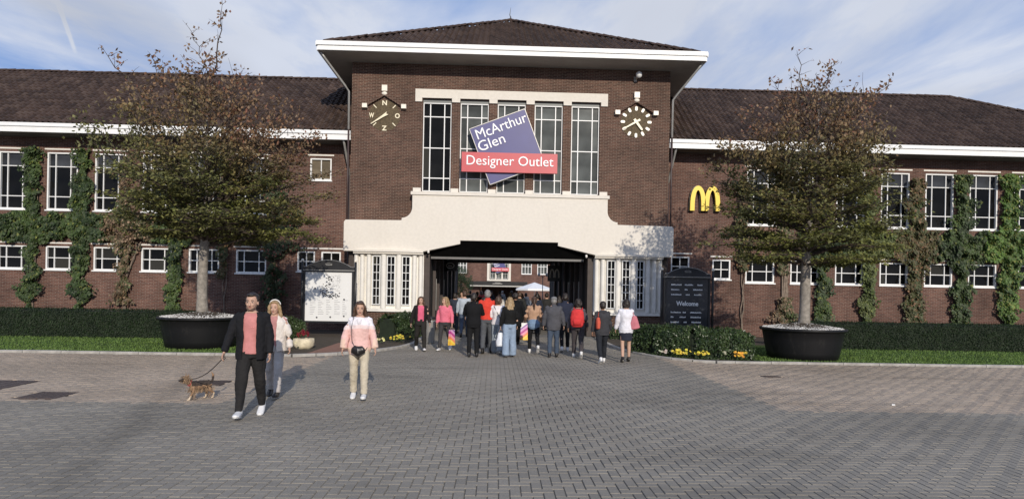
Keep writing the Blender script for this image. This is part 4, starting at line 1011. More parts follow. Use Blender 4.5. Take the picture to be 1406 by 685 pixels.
lb.build('red_flowers', M['petal_y'], pt, tint=True)

# ------------------------------------------------------------------ notice boards
def board(name, label, cx, w_, z0, z1, zt, postx, pz, face_mat, legs, y=-2.5):
    t = thing(name, label, 'notice board', (cx, y, 0)); hw = w_ / 2
    for sx in (-1, 1):
        b = MB(); b.tube([(sx * postx, 0, 0), (sx * postx, 0, pz - .06)], .045, 10); b.tube([(sx * postx, 0, 0), (sx * postx, 0, .25)], .07, 10)
        p = b.build('post', M['black'], t, True)
        b = MB(); b.ell((sx * postx, 0, pz), (.055, .055, .055), 12, 8); b.build('ball_finial', M['ivory'], p, True)
        for zz in (z0 + .3, z1 - .1):
            b = MB(); b.box(*sorted((sx * (hw - .01), sx * postx)), -.02, .02, zz, zz + .04); b.build('clamp', M['black'], p)
    b = MB(); f = .07
    b.box(-hw, -hw + f, -.05, .05, z0, z1); b.box(hw - f, hw, -.05, .05, z0, z1); b.box(-hw + f, hw - f, -.05, .05, z0, z0 + f); b.box(-hw + f, hw - f, -.05, .05, z1 - f, z1)
    b.box(-hw + .001, hw - .001, .0, .045, z0 + .001, z1 - .001); b.build('frame', M['black'], t)
    pl = [(-hw, z1 + .012), (hw, z1 + .012), (hw, z1 + .12)]
    for k in range(13):
        u = 1 - k / 6; pl.append((u * (hw - .12), z1 + .13 + (zt - z1 - .13) * (math.cos(u * PI / 2) ** .8 if abs(u) < 1 else 0)))
    pl.append((-hw, z1 + .12))
    b = MB(); b.prism_xz(pl, -.045, .045); hd = b.build('arched_head', M['board'] if face_mat == 'board' else M['black'], t)
    b = MB(); b.box(-hw - .02, hw + .02, -.055, .055, z1 - .012, z1 + .011); b.build('ledge', M['zinc'], t)
    b = MB()
    rim = pl[2:]
    for (a, c), (d, e) in zip(rim, rim[1:]): b.tube([(a, -.05, c), (d, -.05, e)], .009, 4)
    b.build('head_rim', M['zinc'], hd)
    b = MB(); zc = (z1 + zt) / 2 + .03
    for k in range(10):
        a0, a1 = PI * k / 10, PI * (k + 1) / 10
        b.add([(.13 * math.cos(a0) , -.049, zc + .04 * math.sin(a0)), (.13 * math.cos(a1), -.049, zc + .04 * math.sin(a1)), (.11 * math.cos(a1), -.049, zc + .025 * math.sin(a1)), (.11 * math.cos(a0), -.049, zc + .025 * math.sin(a0))], [(0, 1, 2, 3)])
    b.box(-.10, .12, -.051, -.047, zc - .035, zc - .018); b.build('crest_marks', M['zinc'], hd)
    b = MB(); b.box(-hw + f + .002, hw - f - .002, -.02, -.002, z0 + f + .002, z1 - f - .002); fc = b.build('face_panel', M[face_mat], t)
    return t, fc, hw - f, z0 + f, z1 - f
M['mapwhite'] = pm('map_panel', (.72, .72, .71), .4, .02, 2); M['ink'] = pm('map_ink', (.06, .06, .065), .6, .3, 20); M['inklt'] = pm('map_ink_pale', (.30, .30, .31), .6, .2, 20)
t, fc, hx, zb_, zt_ = board('map_board', 'black framed board with white site map left of the gate', -6.76, 1.86, .52, 2.48, 2.86, .98, 2.84, 'mapwhite', True)
b = MB(); r_ = random.Random(4)
for k in range(120):     # the plan: a crooked chain of blocks
    u = k / 120
    if u < .6: cx_, cz_ = -.10 + .16 * math.sin(u * 9) + u * .05, 2.30 - u * 1.25
    else: cx_, cz_ = -.12 + (u - .6) * 1.2, 1.55 + .05 * math.sin(u * 30)
    x = cx_ + r_.gauss(0, .06); z = cz_ + r_.gauss(0, .04); s = r_.uniform(.010, .028); b.box(x - s, x + s, -.0235, -.0205, z - s * .7, z + s * .7)
b.build('site_plan', M['ink'], fc)['kind'] = 'stuff'
b = MB()
for k in range(90): 
    x = r_.uniform(.05, .45); z = r_.uniform(1.7, 2.3); s = r_.uniform(.006, .03); b.box(x - s, x + s, -.0225, -.0205, z - .006, z + .006)
for c_ in range(5):
    for k in range(9):
        x = -.68 + c_ * .30; z = 1.36 - k * .065; b.box(x, x + r_.uniform(.08, .22), -.0225, -.0205, z, z + .014)
b.build('key_text', M['inklt'], fc)['kind'] = 'stuff'
b = MB()
for (x, z) in ((-.50, 1.80), (.58, 1.40), (-.42, .72), (.08, .74), (.58, .78)): b.ell((x, -.021, z), (.035, .006, .035), 12, 6)
b.build('map_symbols', M['ink'], fc)['kind'] = 'stuff'
t, fc, hx, zb_, zt_ = board('welcome_board', 'dark navy Welcome board behind the shrub hedge right of the gate', 6.71, 1.74, .42, 2.48, 2.84, .975, 2.76, 'board', True)
put_text(fc, 'Welcome', (0, 1.40), .84, .24, -.03, M['letter'], ext=.01, bold=.006)
b = MB(); r_ = random.Random(9)
for (z, row) in ((2.16, ((-.62, .36), (-.10, .32), (.38, .16))), (1.98, ((-.62, .30), (-.10, .12), (.22, .32))), (1.79, ((-.62, .36), (-.06, .14), (.26, .26))),
                 (1.12, ((-.62, .36), (-.16, .12), (.12, .40))), (.94, ((-.62, .12), (-.28, .24), (.14, .36))), (.75, ((-.62, .30), (-.12, .12), (.18, .34)))):
    for x, w_ in row:
        q = x
        while q < x + w_: b.box(q, q + .028, -.0235, -.0205, z, z + r_.choice((.04, .05, .055))); q += .04
b.build('greeting_lines', M['letter'], fc)['kind'] = 'stuff'

# ------------------------------------------------------------------ courtyard behind the gate
F = thing('courtyard_building', 'far brick gate building seen through the passage with cream centre', 'building', (.2, 84, 0))
b = MB(); wall_holes(b, -30, 30, 0, 9.2, 0, .4, [(-1.9, 1.9, 3.6, 7.4)] + [(x - .9, x + .9, 4.6, 6.7) for x in (-26, -22, -18, -14, -10, -6.6, 4.9, 7.7, 11.5, 15, 19, 23)] + [(-3.4, 3.4, -.01, 3.1)])
b.box(-30, 30, 8, 8.4, 0, 9.2); b.build('wall', M['brick_far'], F)
b = MB(); b.box(-2.1, 2.1, -.25, .1, 3.3, 3.6); b.box(-2.1, -1.65, -.2, .1, 3.601, 7.4); b.box(1.65, 2.1, -.2, .1, 3.601, 7.4)
for x in (-.6, .55): b.box(x - .1, x + .1, -.15, .1, 3.601, 7.4)
b.build('cream_centre', M['cream'], F)
for x in (-1.1, 0, 1.1): window(F, x, 3.7, 7.3, .05, .9, (1, 1), (1, 2, 1), 'glassgrey', 'white', sill=False, lintel=False)
for x in (-26, -22, -18, -14, -10, -6.6, 4.9, 7.7, 11.5, 15, 19, 23): window(F, x, 4.6, 6.7, .02, 1.8, (1, 1, 1), (1, 2), 'glassgrey', 'white', sill=True, lintel=False, fw=.12, bw=.09)
b = MB(); b.box(-5.0, 5.0, -1.6, -.3, 2.55, 3.2); b.build('shop_fascia', M['blackm'], F)
b = MB(); b.box(-5.1, 5.1, -1.7, -.28, 2.3, 2.5); b.build('awning_edge', M['zinc'], F)
b = MB(); b.box(-1.1, .6, -1.64, -1.61, 2.78, 2.86); b.box(-.7, .3, -1.64, -1.61, 2.95, 3.02); b.build('shop_name_strip', M['zinc'], F)
b = MB(); b.add([(-31, -1.2, 9.2), (31, -1.2, 9.2), (27, 4.2, 13), (-27, 4.2, 13), (31, 9, 9.2), (-31, 9, 9.2)], [(0, 1, 2, 3), (3, 2, 4, 5), (1, 4, 2), (0, 3, 5), (0, 5, 4, 1)]); b.build('roof', M['tilebase'], F)
b = MB(); b.box(-31, 31, -1.3, -1.2, 9.0, 9.35); b.build('gutter', M['white'], F)
o = copy_tree(SG); o.location = (.35, 83.4, 5.85); o.scale = (.78, .78, .78); o['label'] = 'small distant copy of the violet and red outlet sign seen through the passage'
pa = thing('parasol', 'large white parasol in the courtyard beyond the passage', 'parasol', (4.2, 48, 0))
b = MB(); n = 8; rr = 2.37
vs = [(0, 0, 2.77)] + [(rr * math.cos(2 * PI * (j + .5) / n), rr * math.sin(2 * PI * (j + .5) / n), 2.0) for j in range(n)] + [(rr * math.cos(2 * PI * (j + .5) / n), rr * math.sin(2 * PI * (j + .5) / n), 1.78) for j in range(n)]
b.add(vs, [(0, 1 + j, 1 + (j + 1) % n) for j in range(n)] + [(1 + j, 1 + n + j, 1 + n + (j + 1) % n, 1 + (j + 1) % n) for j in range(n)]); b.build('canopy', M['white'], pa)
b = MB(); b.tube([(0, 0, 0), (0, 0, 2.74)], .04, 8); b.tube([(0, 0, 0), (0, 0, .1)], .35, 12); b.build('pole', M['offwhite'], pa)
lp = thing('street_lamp', 'dark lamp post in the courtyard beside the parasol', 'lamp', (3.14, 22, 0))
b = MB(); b.tube([(0, 0, 0), (0, 0, .5), (0, 0, .52), (0, 0, 3.0)], [.07, .06, .035, .03], 8); b.build('post', M['black'], lp, True)
for sx in (-1, 1):
    b = MB(); b.tube([(0, 0, 2.85), (sx * .15, 0, 3.0), (sx * .3, 0, 2.98)], .018, 6); h = b.build('arm', M['black'], lp, True)
    b = MB(); b.loft([(sx * .3, 0, 2.92, .05, .05), (sx * .3, 0, 3.08, .1, .1), (sx * .3, 0, 3.1, .11, .11), (sx * .3, 0, 3.2, .03, .03)], 8); b.build('lantern', M['zinc'], h)
tt = thing('courtyard_tree', 'small bright green tree in the courtyard seen at left through the passage', 'tree', (-3.6, 30, 0))
b = MB(); b.tube([(0, 0, 0), (.03, 0, 1.2), (0, 0, 2.6)], [.06, .05, .03], 6); b.build('trunk', M['bark'], tt, True)
lb = MB(); r_ = random.Random(8)
for _ in range(5200):
    u = Vector((r_.gauss(0, 1), r_.gauss(0, 1), r_.gauss(0, 1))).normalized() * r_.random() ** .4; c = Vector((u.x * 1.15, u.y * 1.1, 2.5 + u.z * 1.45))
    if noise.noise(c * 1.8) < -.15: continue
    add_leaf(lb, c, .13, .08, (r_.gauss(0, .5), -.4, 1), r_.uniform(0, 6.28), lerp((.10, .15, .03), (.17, .24, .06), r_.random()))
lb.build('crown', M['leaf'], tt, tint=True)

# ------------------------------------------------------------------ people
def remesh(mb, name, mats, vox, fold=0.0, ffreq=7.0, smooth=2, matfn=None, seed=0):
    me = mb.mesh('tmp', mats[0]); o = bpy.data.objects.new('tmp', me); COL.objects.link(o)
    md = o.modifiers.new('r', 'REMESH'); md.mode = 'VOXEL'; md.voxel_size = vox; md.use_smooth_shade = True
    if smooth: ms = o.modifiers.new('s', 'SMOOTH'); ms.factor = .5; ms.iterations = smooth
    bpy.context.view_layer.update()
    r = bpy.data.meshes.new_from_object(o.evaluated_get(bpy.context.evaluated_depsgraph_get())); bpy.data.objects.remove(o); bpy.data.meshes.remove(me)
    r.name = name
    if fold:
        nrm = [v.normal.copy() for v in r.vertices]
        for v, n_ in zip(r.vertices, nrm):
            p = v.co; a = noise.noise(Vector((p.x * ffreq + seed, p.y * ffreq, p.z * ffreq * .55))); b_ = noise.noise(Vector((p.x * ffreq * 2.3, p.y * ffreq * 2.3 + seed, p.z * ffreq * 2.6)))
            v.co = p + n_ * fold * (a + .45 * b_)
    r.materials.clear()
    for m in mats: r.materials.append(m)
    if matfn:
        for f in r.polygons: f.material_index = matfn(f.center)
    r.polygons.foreach_set('use_smooth', [True] * len(r.polygons)); r.update(); return r
def cloth(col, rough=.85, var=.10): 
    k = tuple(col) + (rough,)
    if k not in CL: CL[k] = pm('cloth_%s' % ('light' if sum(col) > 1 else 'dark'), col, rough, var, 9, .25, 220, spec=.2)
    return CL[k]
CL = {}
SKIN = pm('skin', (.50, .31, .225), .55, .05, 6, spec=.3); SKIN2 = pm('tanned_skin', (.36, .20, .13), .55, .05, 6, spec=.3)
LIP = pm('lips', (.36, .13, .11), .5, .05, 5); EYEW = pm('eye_white', (.60, .57, .53), .3, .02, 5); IRIS = pm('dark_iris', (.02, .014, .01), .25, .1, 5)
HAIR = {'dark': pm('dark_hair', (.018, .012, .009), .45, .3, 25, .5, 120), 'brown': pm('brown_hair', (.065, .035, .020), .45, .3, 25, .5, 120),
        'blond': pm('blond_hair', (.30, .20, .10), .45, .3, 25, .5, 120), 'grey': pm('grey_hair', (.22, .21, .20), .5, .2, 25, .5, 120)}
STUB = pm('stubble', (.11, .065, .048), .8, .2, 30)
WHITE_SHOE = pm('white_leather', (.72, .71, .70), .45, .04, 9); DARK_SHOE = pm('dark_leather', (.015, .013, .013), .35, .2, 9); SOLE = pm('rubber_sole', (.62, .61, .58), .7, .05, 9)
def person(label, loc, rotz, H, top, legs, hair, shoes='white', legpose=((0, 0), (0, 0)), armpose=((5, 10, 12), (5, 10, 12)), sex='f', skin=None, vox=.011, lean=0, headturn=0, headtilt=0, group=None, build_=1.0, beard=False, seed=0, sleeve=True):
    """legpose per side (-x first): (hip flexion, knee bend); armpose: (forward, outward, elbow)"""
    skin = skin or SKIN; s = H / 1.75; t = thing('person', label, 'person', (*loc, 0), rotz, group); B = build_
    hipw = (.088 if sex == 'f' else .085) * B; thigh, shin = .44, .41; st = []
    def D(a, b, sg): a = R(a); b = R(b); return Vector((sg * math.sin(b), -math.sin(a) * math.cos(b), -math.cos(a) * math.cos(b)))
    for sg, (hf, kb) in zip((-1, 1), legpose):
        k = D(hf, 2.0, sg) * thigh; a = k + D(hf - kb, 1.0, sg) * shin; st.append((k, a, hf - kb))
    # foot pitch: a trailing foot rolls onto its toes
    low = 1e9; feet = []
    for (k, a, an) in st:
        fp = max(0, -an) * .75; fp = min(fp, 55); up_ = max(0, an) * .7   # heel raised / toe raised
        drop = .085 * math.cos(R(fp)) + .15 * math.sin(R(fp)) if fp > 0 else .085 * math.cos(R(up_)) + .05 * math.sin(R(up_))
        feet.append((fp, up_, drop)); low = min(low, a.z - drop)
    hz = -low
    hip = Vector((0, 0, hz)); dz = hz - .935
    def P(x, y, z): return Vector((x, y - math.tan(R(lean)) * max(0, z - .93), z + dz))   # body frame to stance frame
    sh_w = (.172 if sex == 'f' else .195) * B; hands = []
    legsJ = []
    for sg, (k, a, an), f in zip((-1, 1), st, feet):
        h0 = hip + Vector((sg * hipw, 0, 0)); legsJ.append((sg, h0, h0 + k, h0 + a, an, f))
    armsJ = []
    for sg, (fw, ou, el) in zip((-1, 1), armpose):
        sh = P(sg * sh_w, .005, 1.425); e = sh + D(fw, ou, sg) * .285; w_ = e + D(fw + el, max(0, ou - 6), sg) * .25; dr = (w_ - e).normalized(); armsJ.append((sg, sh, e, w_, dr))
    # ---- body: one continuous surface
    b = MB()
    def torso(mb, inf, z0=.86, z1=1.50, wide=1.0, waist=1.0):
        tab = [(.84, .150, .105), (.90, .168, .118), (.98, .160, .112), (1.08, .135 if sex == 'f' else .150, .098), (1.20, .145 if sex == 'f' else .165, .110), (1.30, .160 if sex == 'f' else .182, .120), (1.38, .168 if sex == 'f' else .190, .108), (1.43, .150 if sex == 'f' else .170, .090), (1.475, .085, .068), (1.51, .058, .058)]
        rings = []
        n_ = 14
        for i in range(n_):
            z = z0 + (z1 - z0) * i / (n_ - 1)
            for (q0, q1) in zip(tab, tab[1:]):
                if z <= q1[0] or q1 is tab[-1]:
                    u = max(0, min(1, (z - q0[0]) / (q1[0] - q0[0]))); rx_ = q0[1] + (q1[1] - q0[1]) * u; ry_ = q0[2] + (q1[2] - q0[2]) * u; break
            c = P(0, 0, z); k = wide if z < 1.3 else 1 + (wide - 1) * max(0, (1.45 - z) / .15)
            rings.append((c.x, c.y, c.z, (rx_ * B) * k + inf, (ry_ * B) * k + inf))
        mb.loft(rings, 20)
    torso(b, 0)
    b.tube([P(0, .005, 1.44), P(0, .0, 1.52), P(0, -.012, 1.58)], [.062, .052, .052], 12)
    hc = P(0, -.02, 1.625); hr = Matrix.Rotation(R(headturn), 3, 'Z') @ Matrix.Rotation(R(headtilt), 3, 'X') @ Matrix.Scale(1.10, 3)
    def HP(x, y, z): return hc + hr @ Vector((x, y, z))
    b.ell(HP(0, .012, .025), (.073, .090, .092), 16, 12, rot=hr); b.ell(HP(0, -.018, -.035), (.056, .066, .078), 14, 10, rot=hr); b.ell(HP(0, -.048, -.088), (.028, .030, .022), 10, 8, rot=hr)
    b.ell(HP(0, -.092, -.018), (.011, .014, .026), 8, 8, rot=hr); b.ell(HP(0, -.098, -.034), (.016, .012, .011), 8, 6, rot=hr)
    for sg in (-1, 1): b.ell(HP(sg * .074, .008, -.012), (.010, .018, .030), 8, 6, rot=hr); b.ell(HP(sg * .030, -.066, -.028), (.022, .018, .018), 8, 6, rot=hr)
    for (sg, h0, k, a, an, f) in legsJ: b.tube([h0 + Vector((0, 0, -.02)), h0.lerp(k, .5), k, k.lerp(a, .35) + Vector((0, .012, 0)), a], [.088 * B, .072 * B, .052 * B, .052 * B, .036], 12)
    for (sg, sh, e, w_, dr) in armsJ:
        b.tube([sh + Vector((-sg * .03, 0, .0)), sh.lerp(e, .4), e, e.lerp(w_, .35), w_], [.050 * B, .042 * B, .034 * B, .034 * B, .024], 10)
        # hand: palm, four unequal curled fingers, thumb from the side of the palm
        fwd = Vector((0, -1, 0)); side = dr.cross(Vector((sg, 0, 0))).normalized()     # across the palm
        if side.y > 0: side = -side
        nrm_ = dr.cross(side).normalized()
        if nrm_.x * sg > 0: nrm_ = -nrm_                                                # palm faces the body
        pc = w_ + dr * .045; b.tube([w_ - dr * .01, pc, w_ + dr * .088], [(.024, .020), (.038, .016), (.036, .013)], 10, up=nrm_)
        fr = .0085 if vox < .009 else .0105
        for q, (off, L) in enumerate(((.028, .066), (.010, .076), (-.009, .070), (-.027, .054))):
            p0 = w_ + dr * .082 + side * off; p1 = p0 + (dr * .9 + nrm_ * .25) * L * .45; p2 = p1 + (dr * .6 + nrm_ * .7) * L * .32; p3 = p2 + (dr * .25 + nrm_ * .9) * L * .25
            b.tube([p0, p1, p2, p3], [fr, fr, fr * .92, fr * .8], 6)
        t0 = w_ + dr * .030 + side * .026; b.tube([t0, t0 + side * .026 + dr * .022 + nrm_ * .008, t0 + side * .034 + dr * .050 + nrm_ * .016], [fr * 1.25, fr * 1.1, fr * .85], 6)
        hands.append(w_ + dr * .085 + nrm_ * .012)
    for (sg, h0, k, a, an, (fp, up_, dr_)) in legsJ:
        rot = Matrix.Rotation(R(fp - up_), 3, 'X'); 
        b.tube([a, a + rot @ Vector((0, .03, -.045)), a + rot @ Vector((0, -.05, -.05)), a + rot @ Vector((0, -.14, -.06))], [.034, .036, .034, .022], 8)
    def fin(mb, name, mats, vx=None, fold=0, ff=7, smooth=2, matfn=None):
        me = remesh(mb, name, mats, vx or vox, fold, ff, smooth, matfn, seed); me.transform(Matrix.Scale(s, 4)); return link(name, me, t)
    fin(b, 'body', [skin], smooth=1)
    # ---- face
    if group != 'distant visitors':
        for nm, mt_, rr_, dy in (('eyes', EYEW, (.0125, .006, .0055), -.0795), ('irises', IRIS, (.0075, .006, .0062), -.0835)):
            f = MB()
            for sg in (-1, 1): f.ell(HP(sg * .030, dy, .008), rr_, 8, 6, rot=hr)
            me = f.mesh(nm, mt_, True); me.transform(Matrix.Scale(s, 4)); link(nm, me, t)
        f = MB()
        for sg in (-1, 1): f.tube([HP(sg * .014, -.0855, .027), HP(sg * .030, -.0845, .032), HP(sg * .047, -.074, .026)], [.0035, .004, .0025], 5)
        me = f.mesh('eyebrows', HAIR[hair[1]], True); me.transform(Matrix.Scale(s, 4)); link('eyebrows', me, t)
        f = MB(); f.ell(HP(0, -.083, -.060), (.021, .008, .0075), 10, 6, rot=hr); me = f.mesh('lips', LIP, True); me.transform(Matrix.Scale(s, 4)); link('lips', me, t)
    # ---- hair
    hb = MB(); style, hcol = hair[0], hair[1]; hm_ = HAIR[hcol]
    if style == 'cap':
        hb.ell(HP(0, .03, .00), (.079, .080, .085), 14, 10, rot=hr); fin(hb, 'hair', [hm_], fold=.004, ff=30)
        c_ = MB(); c_.ell(HP(0, .010, .058), (.086, .104, .062), 16, 10, rot=hr); c_.tube([HP(0, -.07, .062), HP(0, -.12, .05), HP(0, -.155, .038)], [(.06, .012), (.06, .009), (.045, .006)], 12, up=(0, 0, 1)); fin(c_, 'flat_cap', [cloth((.19, .19, .19))], fold=.003, ff=20)
    else:
        hb.ell(HP(0, .030, .048), (.079, .084, .080), 16, 12, rot=hr); hb.ell(HP(0, .048, .0), (.076, .070, .085), 14, 10, rot=hr); hb.ell(HP(0, -.038, .094), (.058, .040, .026), 12, 8, rot=hr)
        if style == 'short':
            for sg in (-1, 1): hb.tube([HP(sg * .073, -.005, .05), HP(sg * .074, -.008, .01)], .012, 6)
        if style in ('long', 'shoulder', 'wavy'):
            zl = {'long': 1.27, 'shoulder': 1.44, 'wavy': 1.33}[style]; bk = P(0, .085, zl)
            hb.tube([HP(0, .06, .04), HP(0, .078, -.05), HP(0, .085, -.12), Vector((0, bk.y, (bk.z + hc.z - .12) / 2)), bk], [(.080, .045), (.092, .048), (.100, .042), (.105, .035), (.075, .018)], 14, up=(0, 1, 0))
            for sg in (-1, 1):
                ed = P(sg * .105, -.03, zl + .05)
                hb.tube([HP(sg * .045, -.035, .095), HP(sg * .080, -.030, .03), HP(sg * .090, -.012, -.06), HP(sg * .100, -.005, -.13), ed], [.022, .026, .033, .036, .016], 8)
        if style == 'pony': hb.tube([HP(0, .09, .06), HP(0, .135, .03), HP(0, .15, -.06), HP(.01, .13, -.16), HP(0, .125, -.27), HP(0, .12, -.33)], [.03, .034, .036, .034, .026, .012], 10)
        if style == 'bob':
            hb.tube([HP(0, .05, .03), HP(0, .062, -.04), HP(0, .06, -.10)], [(.088, .055), (.094, .050), (.080, .040)], 14, up=(0, 1, 0))
            for sg in (-1, 1): hb.tube([HP(sg * .05, -.03, .09), HP(sg * .083, -.022, .02), HP(sg * .086, -.005, -.06)], [.02, .026, .022], 8)
        o_ = fin(hb, 'hair', [hm_], vx=min(vox, .010), fold=.009, ff=26, smooth=1)
        if style == 'wavy' and hair[-1] == 'band':
            hbnd = MB(); pts = [HP(.086 * math.cos(q), .005 - .01 * math.sin(q), .06 + .078 * math.sin(q)) for q in [PI * k / 10 for k in range(11)]]; hbnd.tube(pts, [.011] * 11, 6); me = hbnd.mesh('headband', cloth((.75, .72, .68)), True); me.transform(Matrix.Scale(s, 4)); link('headband', me, t)
    if beard:
        bb = MB(); bb.tube([HP(-.062, -.012, -.03), HP(-.051, -.040, -.070), HP(-.023, -.066, -.094), HP(.023, -.066, -.094), HP(.051, -.040, -.070), HP(.062, -.012, -.03)], [.010, .015, .016, .016, .015, .010], 8); bb.tube([HP(-.024, -.088, -.05), HP(0, -.093, -.046), HP(.024, -.088, -.05)], [.004, .006, .004], 6)
        fin(bb, 'beard', [STUB], vx=.007, fold=.003, ff=40, smooth=1)
    # ---- legs
    kind = legs[0]; lm = legs[1] if not isinstance(legs[1], tuple) else cloth(legs[1])
    if kind != 'skirt':
        tb = MB(); hemk = {'slim': (.100, .084, .066, .058, .050), 'straight': (.102, .090, .074, .066, .060), 'wide': (.108, .104, .098, .105, .110), 'loose': (.106, .098, .078, .066, .052)}[kind]
        torso(tb, .014, .84, 1.04, 1.0)
        for (sg, h0, k, a, an, f) in legsJ:
            end = a + (a - k).normalized() * (.03 if kind == 'wide' else -.005); tb.tube([h0 + Vector((0, 0, .03)), h0.lerp(k, .5), k, k.lerp(a, .5) + Vector((0, .008, 0)), end], [x_ * B for x_ in hemk], 14)
        fin(tb, 'jeans' if kind in ('straight', 'wide') and lm.diffuse_color else 'trousers', [lm], fold=.012, ff=10)
    else:
        tb = MB(); c0 = P(0, 0, 1.02); c1 = P(0, 0, .60)
        tb.loft([(0, c1.y, c1.z, .178, .150), (0, c1.y, c1.z + .15, .180, .145), (0, c0.y, c0.z - .12, .186, .135), (0, c0.y, c0.z, .155, .115)], 20); fin(tb, 'skirt', [lm], fold=.007, ff=8)
    # ---- shoes
    sm = {'white': WHITE_SHOE, 'dark': DARK_SHOE}[shoes]
    for (sg, h0, k, a, an, (fp, up_, dr_)) in legsJ:
        rot = Matrix.Rotation(R(fp - up_), 3, 'X')
        fk_ = 1.12 if shoes == 'white' else 1.0
        def FP(x, y, z): return a + rot @ Vector((x * fk_, y * fk_, z if z < -.055 else z * fk_))
        f = MB(); f.tube([FP(0, .065, -.035), FP(0, .03, -.03), FP(0, -.03, -.035), FP(0, -.09, -.048), FP(0, -.150, -.054), FP(0, -.185, -.058)], [(.030, .034), (.044, .050), (.047, .047), (.052, .040), (.050, .031), (.030, .022)], 12)
        f.tube([FP(0, .02, .03), FP(0, .01, -.03)], [.050, .046], 10); o_ = fin(f, 'shoe', [sm], vx=max(.008, vox * .8), smooth=1)
        f = MB(); n = 14; pl = []
        for q in range(n):
            th = 2 * PI * q / n; yy = math.sin(th); pl.append((.046 * math.cos(th) * (1 if yy < 0 else .85), -.058 + .136 * -yy if False else -.058 + .132 * yy))
        vs = [FP(x, y, -.060) for x, y in pl] + [FP(x, y, -.083) for x, y in pl]
        f.add(vs, [tuple(range(n)), tuple(range(2 * n - 1, n - 1, -1))] + [(q, q + n, (q + 1) % n + n, (q + 1) % n) for q in range(n)]); me = f.mesh('sole', SOLE if shoes == 'white' else DARK_SHOE); me.transform(Matrix.Scale(s, 4)); link('sole', me, o_)
    # ---- tops
    def sleeves(mb, r0, r1, r2, frac=1.0):
        for (sg, sh, e, w_, dr) in armsJ:
            ps = [sh + Vector((-sg * .045, 0, .005)), sh + Vector((-sg * .01, 0, -.01)), sh.lerp(e, .5), e, e.lerp(w_, .5 * frac), e.lerp(w_, .97 * frac)]
            mb.tube(ps, [r0 * .9, r0, (r0 + r1) / 2, r1, (r1 + r2) / 2, r2], 12)
    out = {}
    for g in top:
        nm, kind, m_ = g[0], g[1], g[2] if not isinstance(g[2], tuple) else cloth(g[2])
        kw = g[3] if len(g) > 3 else {}
        mb = MB(); inf = kw.get('inf', .014); z0 = kw.get('z0', .92); wd_ = kw.get('wide', 1.0)
        if kind == 'closed':
            torso(mb, inf, z0, 1.475, wd_); 
            if kw.get('sl', True): sleeves(mb, kw.get('r0', .062), kw.get('r1', .052), kw.get('r2', .042), kw.get('frac', 1.0))
            if kw.get('collar'): mb.tube([P(0, .004, 1.45), P(0, .0, 1.53)], [.082, .070], 14)
            if kw.get('hood'): mb.tube([P(-.09, -.02, 1.47), P(-.08, .06, 1.47), P(0, .105, 1.46), P(.08, .06, 1.47), P(.09, -.02, 1.47)], [.022, .038, .050, .038, .022], 10)
        else:        # open jacket: wall of cloth round the back and sides, with a gap at the front
            gap = R(kw.get('gap', 26)); n = 26; zs = [z0 + (1.455 - z0) * i / 12 for i in range(13)]; th = .012
            tabf = [(.80, .176, .128), (.92, .180, .132), (1.02, .172, .128), (1.2, .178, .132), (1.32, .194, .136), (1.39, .196, .122), (1.43, .176, .104), (1.47, .110, .086), (1.50, .085, .074)]
            def tf(z):
                for q0, q1 in zip(tabf, tabf[1:]):
                    if z <= q1[0] or q1 is tabf[-1]:
                        u = max(0, min(1, (z - q0[0]) / (q1[0] - q0[0]))); return q0[1] + (q1[1] - q0[1]) * u, q0[2] + (q1[2] - q0[2]) * u
            zs = [z0 + (1.49 - z0) * i / 12 for i in range(13)]; fk = .93 if sex == 'f' else 1.0
            tabw = [(z, tf(z)[0] * B * fk, tf(z)[1] * B * fk) for z in zs]
            _old = [(z, (.180 if z < 1.0 else (.172 + (z - 1.0) * .05)) * B if z < 1.38 else (.19 - (z - 1.38) * 1.05) * B, (.135 if z < 1.3 else .128 - (z - 1.3) * .30) * B) for z in zs]
            vs = []; 
            for (z, a_, c_) in tabw:
                k = 1 + (wd_ - 1) * max(0, (1.40 - z) / .48); g_ = gap * (1.0 - .15 * (z - z0) / (1.455 - z0)) if z < 1.40 else gap * .85 + (z - 1.40) * 3.5
                if kw.get('sw'): g_ *= kw['sw']
                for lay in (0, 1):
                    for q in range(n):
                        ph = -PI / 2 + g_ + (2 * PI - 2 * g_) * q / (n - 1); p = P((a_ * k + .025 - lay * th) * math.cos(ph), (c_ * k + .027 - lay * th) * math.sin(ph), z); vs.append(p)
            fs = []
            def I(i, lay, q): return i * 2 * n + lay * n + q
            for i in range(12):
                for q in range(n - 1):
                    fs.append((I(i, 0, q), I(i, 0, q + 1), I(i + 1, 0, q + 1), I(i + 1, 0, q))); fs.append((I(i, 1, q), I(i + 1, 1, q), I(i + 1, 1, q + 1), I(i, 1, q + 1)))
                fs.append((I(i, 0, 0), I(i + 1, 0, 0), I(i + 1, 1, 0), I(i, 1, 0))); fs.append((I(i, 0, n - 1), I(i, 1, n - 1), I(i + 1, 1, n - 1), I(i + 1, 0, n - 1)))
            for q in range(n - 1): fs.append((I(0, 0, q), I(0, 1, q), I(0, 1, q + 1), I(0, 0, q + 1))); fs.append((I(12, 0, q), I(12, 0, q + 1), I(12, 1, q + 1), I(12, 1, q)))
            mb.add(vs, fs); sleeves(mb, kw.get('r0', .070), kw.get('r1', .060), kw.get('r2', .050))
            for sg in (-1, 1): mb.tube([P(sg * .085, -.075, 1.36), P(sg * .075, -.045, 1.46), P(sg * .055, .03, 1.50), P(0, .062, 1.50)], [.010, .016, .020, .020], 8)
        out[nm] = fin(mb, nm, kw.get('mats', [m_]), vx=kw.get('vox'), smooth=5, fold=kw.get('fold', .010) * 1.25, ff=kw.get('ff', 8), matfn=(lambda c, k=kw: k['mf'](c / 1.0, dz)) if 'mf' in kw else None)
    t['_'] = 0; del t['_']
